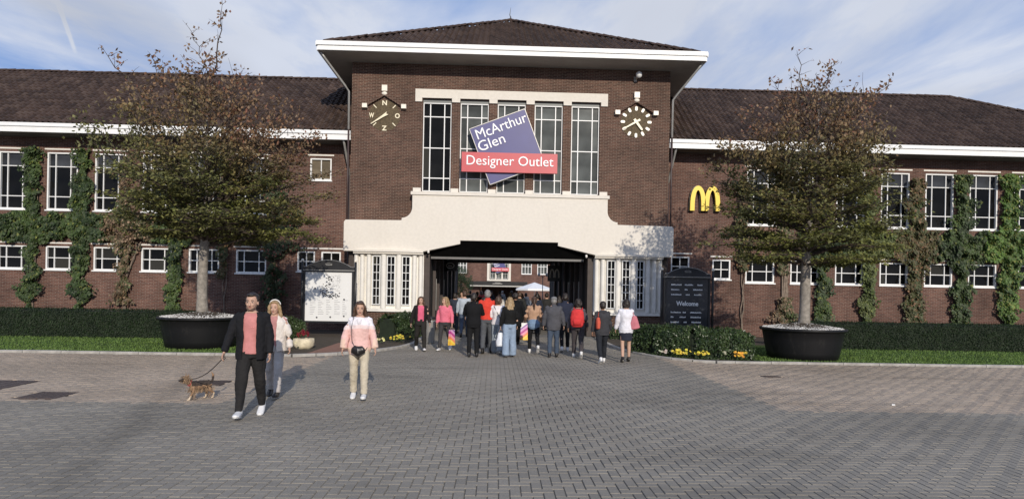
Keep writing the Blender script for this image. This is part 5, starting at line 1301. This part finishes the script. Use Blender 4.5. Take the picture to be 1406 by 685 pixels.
    rotm = Matrix.Rotation(rotz, 3, 'Z')
    info = dict(root=t, s=s, hands=[rotm @ (h * s) + Vector((*loc, 0)) for h in hands], P=P, dz=dz, legs=legsJ)
    return info
def part(info, name, mb, m, smooth=True, vox=None, fold=0, ff=10, mats=None, matfn=None):
    me = remesh(mb, name, mats or [m], vox, fold, ff, 1, matfn) if vox else mb.mesh(name, mats or m, smooth)
    me.transform(Matrix.Scale(info['s'], 4)); return link(name, me, info['root'])
PK = cloth((.62, .24, .24)); WALK = ((24, 4), (-16, 26)); WALK2 = ((-16, 26), (24, 4)); STAND = ((2, 2), (-1, 2)); STEP = ((12, 4), (-9, 18)); STEP2 = ((-9, 18), (12, 4))
# 1 man in the dark jacket, walking towards the camera
V1 = .0085
man = person('bearded man in black open jacket and pink T-shirt walking in front of a blonde woman', (-4.08, -16.72), R(9), 1.77,
    [('t_shirt', 'closed', (.52, .21, .20), {'inf': .023, 'z0': .90, 'fold': .006, 'r0': .058, 'r1': .05, 'r2': .04, 'frac': .2}), ('jacket', 'open', (.012, .012, .014), {'gap': 25, 'z0': .82, 'wide': 1.06, 'fold': .012, 'r0': .076, 'r1': .064, 'r2': .054})],
    ('loose', (.020, .019, .019)), ('short', 'dark'), 'white', ((17, 5), (-10, 14)), ((10, 17, 14), (2, 10, 14)), 'm', SKIN, V1, beard=True, headturn=-7, headtilt=2, seed=1)
b = MB(); P_ = man['P']
for k in range(3): b.box(*[.04 - .03 * k + q for q in (0, .022)], -.004, .004, 1.27, 1.285)
me = b.mesh('shirt_print', PK); me.transform(Matrix.Translation((0, -.132, man['dz'] - .0))); me.transform(Matrix.Scale(man['s'], 4)); link('shirt_print', me, man['root'])
# 2 blonde woman
person('blonde woman in cream jacket, pink top and pale checked trousers beside the man in black', (-4.30, -15.15), R(4), 1.62,
    [('top', 'closed', (.42, .20, .19), {'inf': .020, 'z0': .92, 'fold': .006}), ('jacket', 'open', (.66, .60, .54), {'gap': 20, 'z0': .84, 'wide': 1.20, 'fold': .012, 'r0': .066, 'r1': .062, 'r2': .056})],
    ('straight', (.42, .39, .37)), ('wavy', 'blond', 'band'), 'dark', ((-8, 14), (16, 4)), ((4, 14, 10), (8, 16, 12)), 'f', SKIN, V1, headturn=-4, seed=2)
# 3 woman in the pale pink anorak
M['anorak'] = cloth((.72, .46, .42)); M['anorakw'] = cloth((.74, .71, .74)); M['anorakm'] = cloth((.73, .59, .57)); M['anorakc'] = cloth((.70, .50, .40))
def mf3(c, dz):
    z = c.z - dz; n_ = noise.noise(c * 3) * .02
    w_ = z - 1.31 + abs(c.x) * .10 + n_
    return 1 if w_ > .03 else 2 if w_ > -.035 else 3 if (z < .93 or (abs(c.x) > .24 and z < 1.08)) else 0
w3 = person('young woman in white and pale pink anorak with black crossbody bag', (-2.86, -15.2), R(6), 1.63,
    [('anorak', 'closed', (.7, .4, .38), {'inf': .026, 'z0': .80, 'wide': 1.08, 'fold': .013, 'r0': .064, 'r1': .066, 'r2': .064, 'mats': [M['anorak'], M['anorakw'], M['anorakm'], M['anorakc']], 'mf': mf3})],
    ('straight', (.50, .44, .34)), ('shoulder', 'brown'), 'white', ((-6, 10), (15, 5)), ((4, 15, 10), (4, 15, 12)), 'f', SKIN, V1, headtilt=6, headturn=6, seed=3)
b = MB(); p = w3['P']
b.tube([p(-.10, -.085, 1.47), p(-.13, -.165, 1.30), p(-.115, -.185, 1.05), p(-.02, -.205, .88)], .006, 5); b.tube([p(-.09, -.05, 1.49), p(-.03, .08, 1.49), p(.12, .15, 1.2), p(.19, .03, 1.0), p(.12, -.17, .89)], .006, 5); part(w3, 'bag_strap', b, M['black'])
bgc = p(.0, -.205, .88); b = MB(); b.tube([bgc + Vector((-.095, 0, .035)), bgc + Vector((0, -.02, -.012)), bgc + Vector((.095, 0, .03))], [(.045, .075), (.055, .098), (.045, .07)], 12, up=(0, 0, 1)); part(w3, 'crossbody_bag', b, DARK_SHOE, vox=.012, fold=.005)
b = MB(); b.tube([bgc + Vector((0, -.085, .05)), bgc + Vector((.005, -.085, -.03))], .005, 5); part(w3, 'bag_zip', b, M['zinc'])
b = MB(); b.tube([p(-.012, -.148, 1.36), p(-.035, -.125, 1.44)], .012, 6); b.tube([p(.012, -.148, 1.36), p(.035, -.125, 1.44)], .012, 6); part(w3, 'open_collar', b, M['anorakw'])
# 4 woman in dark leather jacket, walking out of the gate
V2 = .012
person('woman in black leather jacket over bright pink top, leftmost at the gate', (-2.80, -7.0), R(10), 1.66,
    [('top', 'closed', (.62, .12, .20), {'inf': .018, 'z0': .98, 'fold': .005}), ('jacket', 'open', (.018, .014, .014), {'gap': 30, 'z0': .98, 'wide': 1.05, 'fold': .010})],
    ('straight', (.022, .020, .018)), ('long', 'brown'), 'white', ((-14, 24), (22, 4)), ((-8, 16, 10), (12, 14, 14)), 'f', SKIN, V2, headturn=-15, seed=4)
# 5 blonde woman in pink sweater
w5 = person('blonde woman in bright pink sweater and grey trousers carrying a colourful bag, at the gate', (-2.08, -6.9), R(-12), 1.64,
    [('sweater', 'closed', (.66, .16, .22), {'inf': .022, 'z0': .94, 'wide': 1.08, 'fold': .011, 'r0': .072, 'r1': .064, 'r2': .05})],
    ('slim', (.045, .043, .045)), ('long', 'blond'), 'white', ((16, 5), (-14, 24)), ((4, 10, 10), (4, 14, 16)), 'f', SKIN, V2, headturn=-35, headtilt=4, seed=5)
# 7 man in black suit, back
person('man in black suit seen from behind, standing at the gate left of the red jumper', (-1.16, -8.5), R(180), 1.76,
    [('suit_jacket', 'closed', (.008, .008, .009), {'inf': .026, 'z0': .80, 'wide': 1.10, 'fold': .008, 'collar': 1, 'r0': .072, 'r1': .062, 'r2': .05})],
    ('straight', (.010, .010, .011)), ('short', 'dark'), 'dark', STAND, ((28, 10, 62), (28, 10, 62)), 'm', SKIN2, V2, seed=6, headtilt=12)
# 8 man in red jumper
person('tall grey-haired man in bright red jumper and grey trousers seen from behind', (-.79, -7.5), R(180), 1.86,
    [('jumper', 'closed', (.62, .055, .035), {'inf': .020, 'z0': .93, 'wide': 1.02, 'fold': .010, 'collar': 1, 'r0': .070, 'r1': .06, 'r2': .048})],
    ('straight', (.085, .09, .10)), ('short', 'grey'), 'dark', STEP, ((6, 12, 14), (2, 12, 16)), 'm', SKIN, V2, seed=7)
# 9 woman in white top
w9 = person('person in loose white top between the red jumper and the black sweater', (-.47, -7.6), R(172), 1.68,
    [('top', 'closed', (.72, .68, .68), {'inf': .024, 'z0': .90, 'wide': 1.08, 'fold': .012, 'frac': .25, 'r0': .08, 'r1': .07, 'r2': .06})],
    ('wide', (.30, .34, .38)), ('bob', 'brown'), 'white', STEP2, ((4, 12, 12), (6, 10, 10)), 'f', SKIN, V2, seed=8)
b = MB(); p = w9['P']; b.tube([p(.12, .10, 1.47), p(.0, .15, 1.25), p(-.14, .16, 1.0)], .010, 5); part(w9, 'bag_strap', b, M['black'])
# 10 woman in black sweater and light jeans
w10 = person('blonde woman in black sweater and light blue wide jeans seen from behind', (-.15, -8.4), R(184), 1.66,
    [('sweater', 'closed', (.010, .010, .010), {'inf': .018, 'z0': .96, 'wide': 1.08, 'fold': .010, 'r0': .07, 'r1': .062, 'r2': .052})],
    ('wide', (.25, .32, .42)), ('long', 'blond'), 'dark', ((4, 2), (-4, 6)), ((8, 10, 14), (0, 12, 12)), 'f', SKIN, V2, seed=9)
# 11 dark figure beyond
w11 = person('person all in black with broad coat further inside the gate, holding a striped bag', (.14, -4.6), R(180), 1.78,
    [('coat', 'closed', (.007, .007, .008), {'inf': .040, 'z0': .62, 'wide': 1.15, 'fold': .012, 'hood': 1, 'r0': .085, 'r1': .075, 'r2': .06})],
    ('straight', (.01, .01, .01)), ('short', 'dark'), 'dark', STEP, ((0, 16, 10), (4, 14, 14)), 'm', SKIN2, V2, seed=10)
# 12 woman in tan top with denim jacket round the waist
w12 = person('woman with long dark ponytail in tan sweater, denim jacket tied round her waist', (.60, -7.3), R(180), 1.70,
    [('sweater', 'closed', (.42, .26, .17), {'inf': .022, 'z0': 1.0, 'wide': 1.10, 'fold': .011, 'r0': .080, 'r1': .07, 'r2': .05})],
    ('slim', (.012, .012, .013)), ('pony', 'brown'), 'white', ((-18, 30), (14, 4)), ((10, 12, 50), (10, 12, 50)), 'f', SKIN, V2, seed=11)
b = MB(); p = w12['P']; c = p(0, .01, 1.02); b.loft([(c.x, c.y + .03, c.z - .26, .125, .10), (c.x, c.y + .02, c.z - .20, .18, .155), (c.x, c.y + .01, c.z - .08, .195, .165), (c.x, c.y, c.z + .04, .165, .135)], 20)
b.tube([c + Vector((-.15, -.08, 0)), c + Vector((0, -.17, -.03)), c + Vector((.15, -.08, 0))], .03, 8); part(w12, 'tied_denim_jacket', b, cloth((.17, .25, .36)), vox=.012, fold=.012, ff=9)
# 13 man in grey coat with flat cap
person('man in grey coat, flat cap and blue jeans seen from behind', (1.10, -8.25), R(176), 1.70,
    [('coat', 'closed', (.075, .075, .085), {'inf': .034, 'z0': .78, 'wide': 1.12, 'fold': .010, 'collar': 1, 'r0': .078, 'r1': .07, 'r2': .058})],
    ('straight', (.055, .075, .11)), ('cap', 'grey'), 'dark', ((3, 3), (-4, 6)), ((2, 14, 12), (4, 13, 10)), 'm', SKIN, V2, seed=12)
# 14 man in navy
person('dark-haired man in navy jacket just ahead of the red backpack', (1.60, -6.7), R(180), 1.80,
    [('jacket', 'closed', (.022, .026, .045), {'inf': .022, 'z0': .90, 'wide': 1.04, 'fold': .010, 'collar': 1})],
    ('slim', (.012, .012, .014)), ('short', 'dark'), 'white', STEP, ((4, 12, 16), (4, 12, 12)), 'm', SKIN, V2, seed=13)
# 15 person with red backpack
w15 = person('person in grey jacket with large bright red backpack seen from behind', (1.78, -8.35), R(172), 1.68,
    [('jacket', 'closed', (.085, .075, .085), {'inf': .024, 'z0': .88, 'wide': 1.08, 'fold': .010, 'r0': .072, 'r1': .064, 'r2': .052})],
    ('straight', (.060, .052, .055)), ('bob', 'dark'), 'white', ((-14, 26), (16, 4)), ((6, 14, 20), (-4, 14, 12)), 'f', SKIN2, V2, seed=14)
RBP = cloth((.58, .045, .045)); b = MB(); p = w15['P']; c = p(.02, .24, 1.20)
b.loft([(c.x, c.y, c.z - .26, .14, .08), (c.x, c.y + .01, c.z - .20, .19, .115), (c.x, c.y + .01, c.z, .20, .125), (c.x, c.y, c.z + .18, .175, .105), (c.x, c.y - .02, c.z + .26, .10, .06)], 20); bp = part(w15, 'backpack', b, RBP, vox=.014, fold=.008, ff=9)
b = MB(); b.loft([(c.x, c.y + .10, c.z - .20, .11, .05), (c.x, c.y + .115, c.z - .08, .125, .055), (c.x, c.y + .10, c.z - .02, .11, .035)], 16); me = b.mesh('backpack_pocket', RBP, True); me.transform(Matrix.Scale(w15['s'], 4)); link('backpack_pocket', me, bp)
b = MB()
for sg in (-1, 1): b.tube([p(sg * .12, .16, 1.40), p(sg * .12, .03, 1.49), p(sg * .12, -.12, 1.38), p(sg * .15, -.10, 1.2), p(sg * .17, .06, 1.08), p(sg * .14, .18, 1.0)], .018, 6)
me = b.mesh('backpack_straps', RBP, True); me.transform(Matrix.Scale(w15['s'], 4)); link('backpack_straps', me, bp)
# 16 dark coat with orange-red bag
w16 = person('short-haired person in dark grey hooded coat with orange shoulder bag near the right bay', (2.28, -9.45), R(184), 1.64,
    [('coat', 'closed', (.042, .042, .047), {'inf': .030, 'z0': .80, 'wide': 1.12, 'fold': .010, 'hood': 1, 'r0': .078, 'r1': .07, 'r2': .058})],
    ('straight', (.018, .020, .025)), ('short', 'dark'), 'white', ((18, 5), (-12, 22)), ((10, 12, 24), (-4, 14, 16)), 'f', SKIN2, V2, seed=15)
b = MB(); p = w16['P']; c = p(.17, .16, 1.12); b.tube([c + Vector((0, 0, .17)), c + Vector((0, .02, .05)), c + Vector((.0, .02, -.12))], [(.05, .07), (.065, .11), (.055, .12)], 12, up=(0, 1, 0)); b.tube([c + Vector((0, -.02, .14)), p(.13, .08, 1.46), p(.12, -.06, 1.45), p(.16, -.14, 1.25)], .012, 6); part(w16, 'shoulder_bag', b, cloth((.55, .10, .06)), vox=.013, fold=.006)
# 17 white top, navy skirt
w17 = person('short dark-haired woman in white jacket and navy skirt with pink bag near the right bay', (2.97, -9.15), R(178), 1.68,
    [('jacket', 'closed', (.70, .69, .74), {'inf': .024, 'z0': .80, 'wide': 1.10, 'fold': .010, 'r0': .074, 'r1': .066, 'r2': .052})],
    ('skirt', (.022, .024, .036)), ('bob', 'dark'), 'dark', ((8, 3), (-8, 12)), ((16, 10, 60), (4, 13, 16)), 'f', SKIN, V2, seed=16)
b = MB(); p = w17['P']; c = p(-.22, .10, 1.08); b.tube([c + Vector((0, 0, .20)), c + Vector((0, .0, .02)), c + Vector((-.03, 0, -.14))], [(.04, .06), (.06, .12), (.05, .13)], 12, up=(1, 0, 0)); b.tube([c + Vector((0, 0, .18)), p(-.15, .05, 1.47), p(-.15, -.05, 1.45)], .012, 6); part(w17, 'shoulder_bag', b, cloth((.50, .17, .20)), vox=.013, fold=.006)
# visitors further inside
far = [('pale jacket and jeans', (-1.75, -1.5), 1.80, (.38, .42, .46), (.07, .09, .13), 'short', 'brown', 'm', 180), ('dark coat beside the pale jacket', (-2.25, .5), 1.70, (.03, .035, .05), (.03, .03, .04), 'bob', 'dark', 'f', 175),
       ('grey top near the left wall', (-2.1, 3.2), 1.74, (.20, .22, .24), (.03, .03, .04), 'short', 'dark', 'm', 0), ('black jacket in the middle of the passage', (-.9, 2.5), 1.76, (.02, .02, .025), (.03, .03, .04), 'short', 'dark', 'm', 180),
       ('white shirt in the middle of the passage', (-.35, 4.5), 1.70, (.6, .58, .56), (.04, .05, .08), 'bob', 'brown', 'f', 0), ('brown coat at the far end of the passage', (.25, 6.5), 1.72, (.16, .10, .07), (.04, .04, .05), 'long', 'blond', 'f', 180),
       ('pale sweater at the far end of the passage', (.9, 8.0), 1.68, (.45, .42, .40), (.05, .05, .06), 'long', 'brown', 'f', 5), ('dark jumper near the right wall', (1.9, 3.6), 1.75, (.03, .03, .03), (.03, .03, .03), 'short', 'dark', 'm', 180),
       ('green jacket in the courtyard left', (-2.2, 16), 1.75, (.07, .10, .07), (.04, .04, .05), 'short', 'brown', 'm', 180), ('dark coat in the courtyard centre', (-.8, 18), 1.72, (.02, .02, .03), (.03, .03, .04), 'long', 'dark', 'f', 10),
       ('blue shirt in the courtyard centre', (.7, 20), 1.78, (.10, .16, .30), (.05, .05, .06), 'short', 'dark', 'm', 180), ('white top in the courtyard', (1.6, 17), 1.66, (.65, .63, .6), (.04, .04, .06), 'bob', 'dark', 'f', 180),
       ('dark hooded coat just behind the black suit', (-1.35, -3.4), 1.70, (.02, .02, .02), (.03, .03, .03), 'short', 'dark', 'm', 180), ('navy coat right of the middle of the passage', (1.25, .8), 1.74, (.02, .025, .04), (.03, .03, .03), 'bob', 'dark', 'f', 180),
       ('charcoal coat in the middle of the passage', (.55, 2.0), 1.78, (.03, .03, .03), (.02, .02, .02), 'short', 'brown', 'm', 180), ('black coat by the right pilasters', (2.3, 1.8), 1.66, (.015, .015, .015), (.02, .02, .02), 'long', 'dark', 'f', 180),
       ('brown jacket deep in the passage left', (-1.5, 7.5), 1.73, (.08, .05, .035), (.03, .03, .03), 'short', 'dark', 'm', 180), ('dark blue top at the end of the passage', (-.3, 10), 1.70, (.03, .04, .09), (.03, .03, .03), 'short', 'dark', 'm', 180),
       ('black top in front of the red jumper', (-.92, -5.7), 1.62, (.02, .02, .02), (.03, .03, .03), 'bob', 'dark', 'f', 180),
       ('red coat in the courtyard', (-1.6, 24), 1.7, (.35, .05, .05), (.03, .03, .04), 'long', 'brown', 'f', 180), ('black coat near the lamp post', (2.5, 19), 1.76, (.015, .015, .02), (.03, .03, .03), 'short', 'dark', 'm', 0),
       ('grey coat far back in the courtyard', (.1, 27), 1.74, (.2, .2, .2), (.03, .03, .04), 'short', 'grey', 'm', 180), ('black hooded top far back in the courtyard', (-2.9, 21), 1.72, (.02, .02, .02), (.05, .07, .1), 'short', 'dark', 'm', 180)]
for i, (d, lc, H, c1, c2, hs_, hc_, sx_, rz) in enumerate(far):
    FI = person('distant visitor in ' + d, lc, R(rz), H, [('top', 'closed', c1, {'inf': .024, 'z0': .86, 'wide': 1.08, 'fold': .008, 'r0': .074, 'r1': .064, 'r2': .05})], ('straight', c2), (hs_, hc_), 'dark', (STEP, STEP2)[i % 2],
           ((6, 12, 14), (2, 12, 16)), sx_, SKIN, .02, group='distant visitors', seed=20 + i)
    if 'front of the red' in d: yb_hand = FI['hands'][0]

# ------------------------------------------------------------------ bags in hands
def stripe_mat():
    m, nt, b = newmat('striped_paper'); v = objco(nt); s_ = N(nt, 'ShaderNodeSeparateXYZ'); nt.links.new(v, s_.inputs[0])
    ml = N(nt, 'ShaderNodeMath', operation='MULTIPLY_ADD'); nt.links.new(s_.outputs[0], ml.inputs[0]); ml.inputs[1].default_value = .75; nt.links.new(s_.outputs[2], ml.inputs[2])
    mr = N(nt, 'ShaderNodeMapRange'); nt.links.new(ml.outputs[0], mr.inputs[0]); mr.inputs[1].default_value = -.1; mr.inputs[2].default_value = .58
    c = ramp(nt, mr.outputs[0], [(0, (.85, .50, .05)), (.22, (.85, .62, .10)), (.32, (.80, .25, .12)), (.44, (.75, .30, .40)), (.56, (.45, .06, .25)), (.68, (.65, .35, .55)), (.80, (.25, .12, .35)), (.88, (.78, .76, .74))], 'CONSTANT')
    inp(nt, b, 'Base Color', c); b.inputs['Roughness'].default_value = .5; return m
M['stripe'] = stripe_mat(); M['plastic'] = pm('white_plastic_bag', (.66, .68, .72), .4, .1, 7); M['limebag'] = pm('lime_plastic', (.62, .66, .03), .4, .1, 6); M['cord'] = pm('bag_cord', (.4, .3, .25), .8, .1, 8)
def paper_bag(label, hand, w_, h, d, m, rz=0, name='shopping_bag', drop=.16, crumple=0):
    t = thing(name, label, 'bag', (hand.x, hand.y, hand.z - drop - h), rz, 'shopping bags in hands'); b = MB()
    nx, nz_ = 4, 6; vs = []; fs = []
    ring = [(-w_ / 2, -d / 2), (0, -d / 2 - .004), (w_ / 2, -d / 2), (w_ / 2 - .008, 0), (w_ / 2, d / 2), (0, d / 2 + .004), (-w_ / 2, d / 2), (-w_ / 2 + .008, 0)]
    for k in range(7):
        u = k / 6
        for (x, y) in ring: vs.append((x * (1 - (.1 * u if not crumple else .45 * u ** 2)) + crumple * .03 * noise.noise(Vector((x * 9, y * 9, u * 4))), y * (1 - .45 * u), h * u + (0 if k not in (0, 6) else crumple * .01)))
    for k in range(6):
        for j in range(8): fs.append((k * 8 + j, k * 8 + (j + 1) % 8, (k + 1) * 8 + (j + 1) % 8, (k + 1) * 8 + j))
    fs.append(tuple(range(7, -1, -1))); b.add(vs, fs); b.build('bag_body', m, t, bool(crumple))
    for sg in (-1, 1):
        b = MB(); b.tube([(-w_ * .2, sg * d * .25, h), (-w_ * .12, sg * d * .1, h + drop * .7), (0, 0, h + drop), (w_ * .12, sg * d * .1, h + drop * .7), (w_ * .2, sg * d * .25, h)], .005, 5); b.build('handle', M['cord'], t)
    return t
paper_bag('pink, purple and yellow striped paper bag held by the blonde woman in pink', w5['hands'][1], .20, .46, .11, M['stripe'], R(50), drop=.12)
paper_bag('tall striped paper bag held by the person all in black beside the tan sweater', w11['hands'][0], .30, .58, .12, M['stripe'], R(180) + .1, drop=.08)
paper_bag('crumpled white carrier bag held low by the woman in light blue jeans', w10['hands'][1], .26, .38, .16, M['plastic'], R(10), name='carrier_bag', drop=.12, crumple=1)

paper_bag('lime yellow carrier bag glimpsed between the legs of the man in the red jumper', yb_hand, .16, .34, .08, M['limebag'], R(0), name='carrier_bag', drop=.10)
# ------------------------------------------------------------------ dog and leash
dg = thing('dog', 'small scruffy tan and black dog on a leash walking left of the man', 'dog', (-5.40, -15.40, 0), R(48))
b = MB()    # faces -x
b.tube([(-.15, 0, .235), (-.06, 0, .225), (.04, 0, .235), (.13, 0, .24)], [(.060, .075), (.066, .082), (.058, .066), (.056, .064)], 12)
b.tube([(-.14, 0, .25), (-.20, 0, .305), (-.235, 0, .335)], [.052, .044, .040], 10)
b.ell((-.25, 0, .35), (.050, .046, .046), 12, 8); b.tube([(-.275, 0, .342), (-.315, 0, .333), (-.338, 0, .330)], [.028, .022, .016], 8)
for sg in (-1, 1): b.tube([(-.232, sg * .032, .375), (-.222, sg * .045, .415), (-.218, sg * .050, .435)], [(.018, .01), (.013, .007), (.004, .003)], 6)
for sg, (fx, hx) in zip((-1, 1), ((-.05, .04), (.03, -.04))):
    b.tube([(-.135, sg * .045, .22), (-.130 + fx * .3, sg * .048, .13), (-.140 + fx, sg * .048, .06), (-.148 + fx * 1.2, sg * .048, .018)], [.034, .022, .015, .016], 8); b.ell((-.160 + fx * 1.2, sg * .048, .014), (.026, .018, .014), 8, 6)
    b.tube([(.12, sg * .040, .23), (.105 + hx * .3, sg * .046, .15), (.150 + hx, sg * .046, .085), (.135 + hx, sg * .046, .02)], [.044, .034, .017, .015], 8); b.ell((.122 + hx, sg * .046, .014), (.026, .018, .014), 8, 6)
b.tube([(.17, 0, .27), (.195, 0, .33), (.19, 0, .39), (.165, 0, .43)], [.022, .02, .018, .008], 8)
FT = pm('tan_fur', (.27, .165, .095), .9, .35, 30, .6, 150); FD = pm('dark_fur', (.045, .032, .025), .9, .35, 30, .6, 150); FW = pm('cream_fur', (.55, .44, .32), .9, .2, 30, .6, 150)
def dogm(c):
    n_ = noise.noise(c * 14) * .03
    if c.x < -.285 or (c.x < -.25 and abs(c.z - .352) < .016 and abs(c.y) > .015): return 1
    if c.z > .235 + n_ and c.x > -.17 and c.z < .36: return 1
    if c.z < .075 + n_: return 2
    return 0
me = remesh(b, 'fur_body', [FT, FD, FW], .0055, .007, 34, 1, dogm); link('body', me, dg)
b = MB()
for sg in (-1, 1): b.ell((-.288, sg * .028, .362), (.007, .006, .007), 8, 6)
b.build('eyes', IRIS, dg, True)
b = MB(); b.ell((-.350, 0, .336), (.010, .011, .009), 8, 6); b.build('nose', IRIS, dg, True)
b = MB(); r_ = random.Random(2)
for _ in range(1500):    # scruffy tufts on legs, belly and head
    z = r_.choice((r_.uniform(.03, .22), r_.uniform(.13, .20), r_.uniform(.30, .40)))
    if z > .28: x, y = -.25 + r_.gauss(0, .03), r_.gauss(0, .035)
    elif z > .2: x, y = r_.uniform(-.2, .15), r_.choice((-1, 1)) * .06
    else: x, y = r_.choice((-.15, .13)) + r_.gauss(0, .03) if r_.random() < .5 else r_.uniform(-.14, .12), r_.choice((-1, 1)) * r_.uniform(.03, .06); z = max(z, .03) if abs(x) > .1 else r_.uniform(.13, .18)
    c = Vector((x, y, z)); o_ = r_.uniform(-.01, .01); b.add([c, c + Vector((.006, 0, .004)), c + Vector((r_.uniform(-.01, .02), o_ + y * .25, -.035))], [(0, 1, 2)], 0, (.36, .24, .14) if r_.random() < .7 else (.08, .055, .04))
b.build('tufts', M['leaf'], dg, tint=True)
b = MB(); n = 14; cpts = [Vector((-.185 + .018 * math.sin(2 * PI * k / n), .052 * math.cos(2 * PI * k / n), .285 + .05 * math.sin(2 * PI * k / n))) for k in range(n + 1)]; b.tube(cpts, .006, 6, cap=False); b.build('collar', M['red'], dg)
ls = thing('dog_leash', 'brown leash running from the man\'s hand down to the dog', 'leash', (-5.1, -15.9, 0))
h = man['hands'][0]; e_ = Vector((-5.40, -15.40, 0)) + Matrix.Rotation(R(48), 3, 'Z') @ Vector((-.17, 0, .335)); b = MB(); o_ = Vector((-5.1, -15.9, 0))
pts = [h.lerp(e_, k / 10) + Vector((0, 0, -.07 * math.sin(PI * k / 10))) - o_ for k in range(11)]; b.tube(pts, .007, 6); b.build('strap', M['darkb'], ls)
b = MB(); hh = h - o_; b.tube([hh + Vector((0, .0, .03)), hh + Vector((.03, 0, 0)), hh + Vector((0, 0, -.04)), hh + Vector((-.03, 0, 0)), hh + Vector((0, 0, .03))], .008, 6); b.build('handle_loop', M['darkb'], ls)
# slim grey litter bin by the left jamb, partly behind the two women
bn = thing('litter_bin', 'slim grey metal bin by the left door jamb between the two women', 'bin', (-2.75, -4.6, 0))
b = MB(); b.loft([(0, 0, 0, .12, .12), (0, 0, .03, .15, .15), (0, 0, .75, .17, .17), (0, 0, .78, .185, .185)], 18); b.build('bin_body', M['zinc'], bn, True)
b = MB(); b.loft([(0, 0, .84, .185, .185), (0, 0, .90, .16, .16), (0, 0, .93, .06, .06)], 18); b.build('bin_lid', M['black'], bn, True)
b = MB()
for k in range(4): b.tube([(.16 * math.cos(k * PI / 2 + .4), .16 * math.sin(k * PI / 2 + .4), .76), (.16 * math.cos(k * PI / 2 + .4), .16 * math.sin(k * PI / 2 + .4), .86)], .012, 5)
b.build('lid_rods', M['zinc'], bn)
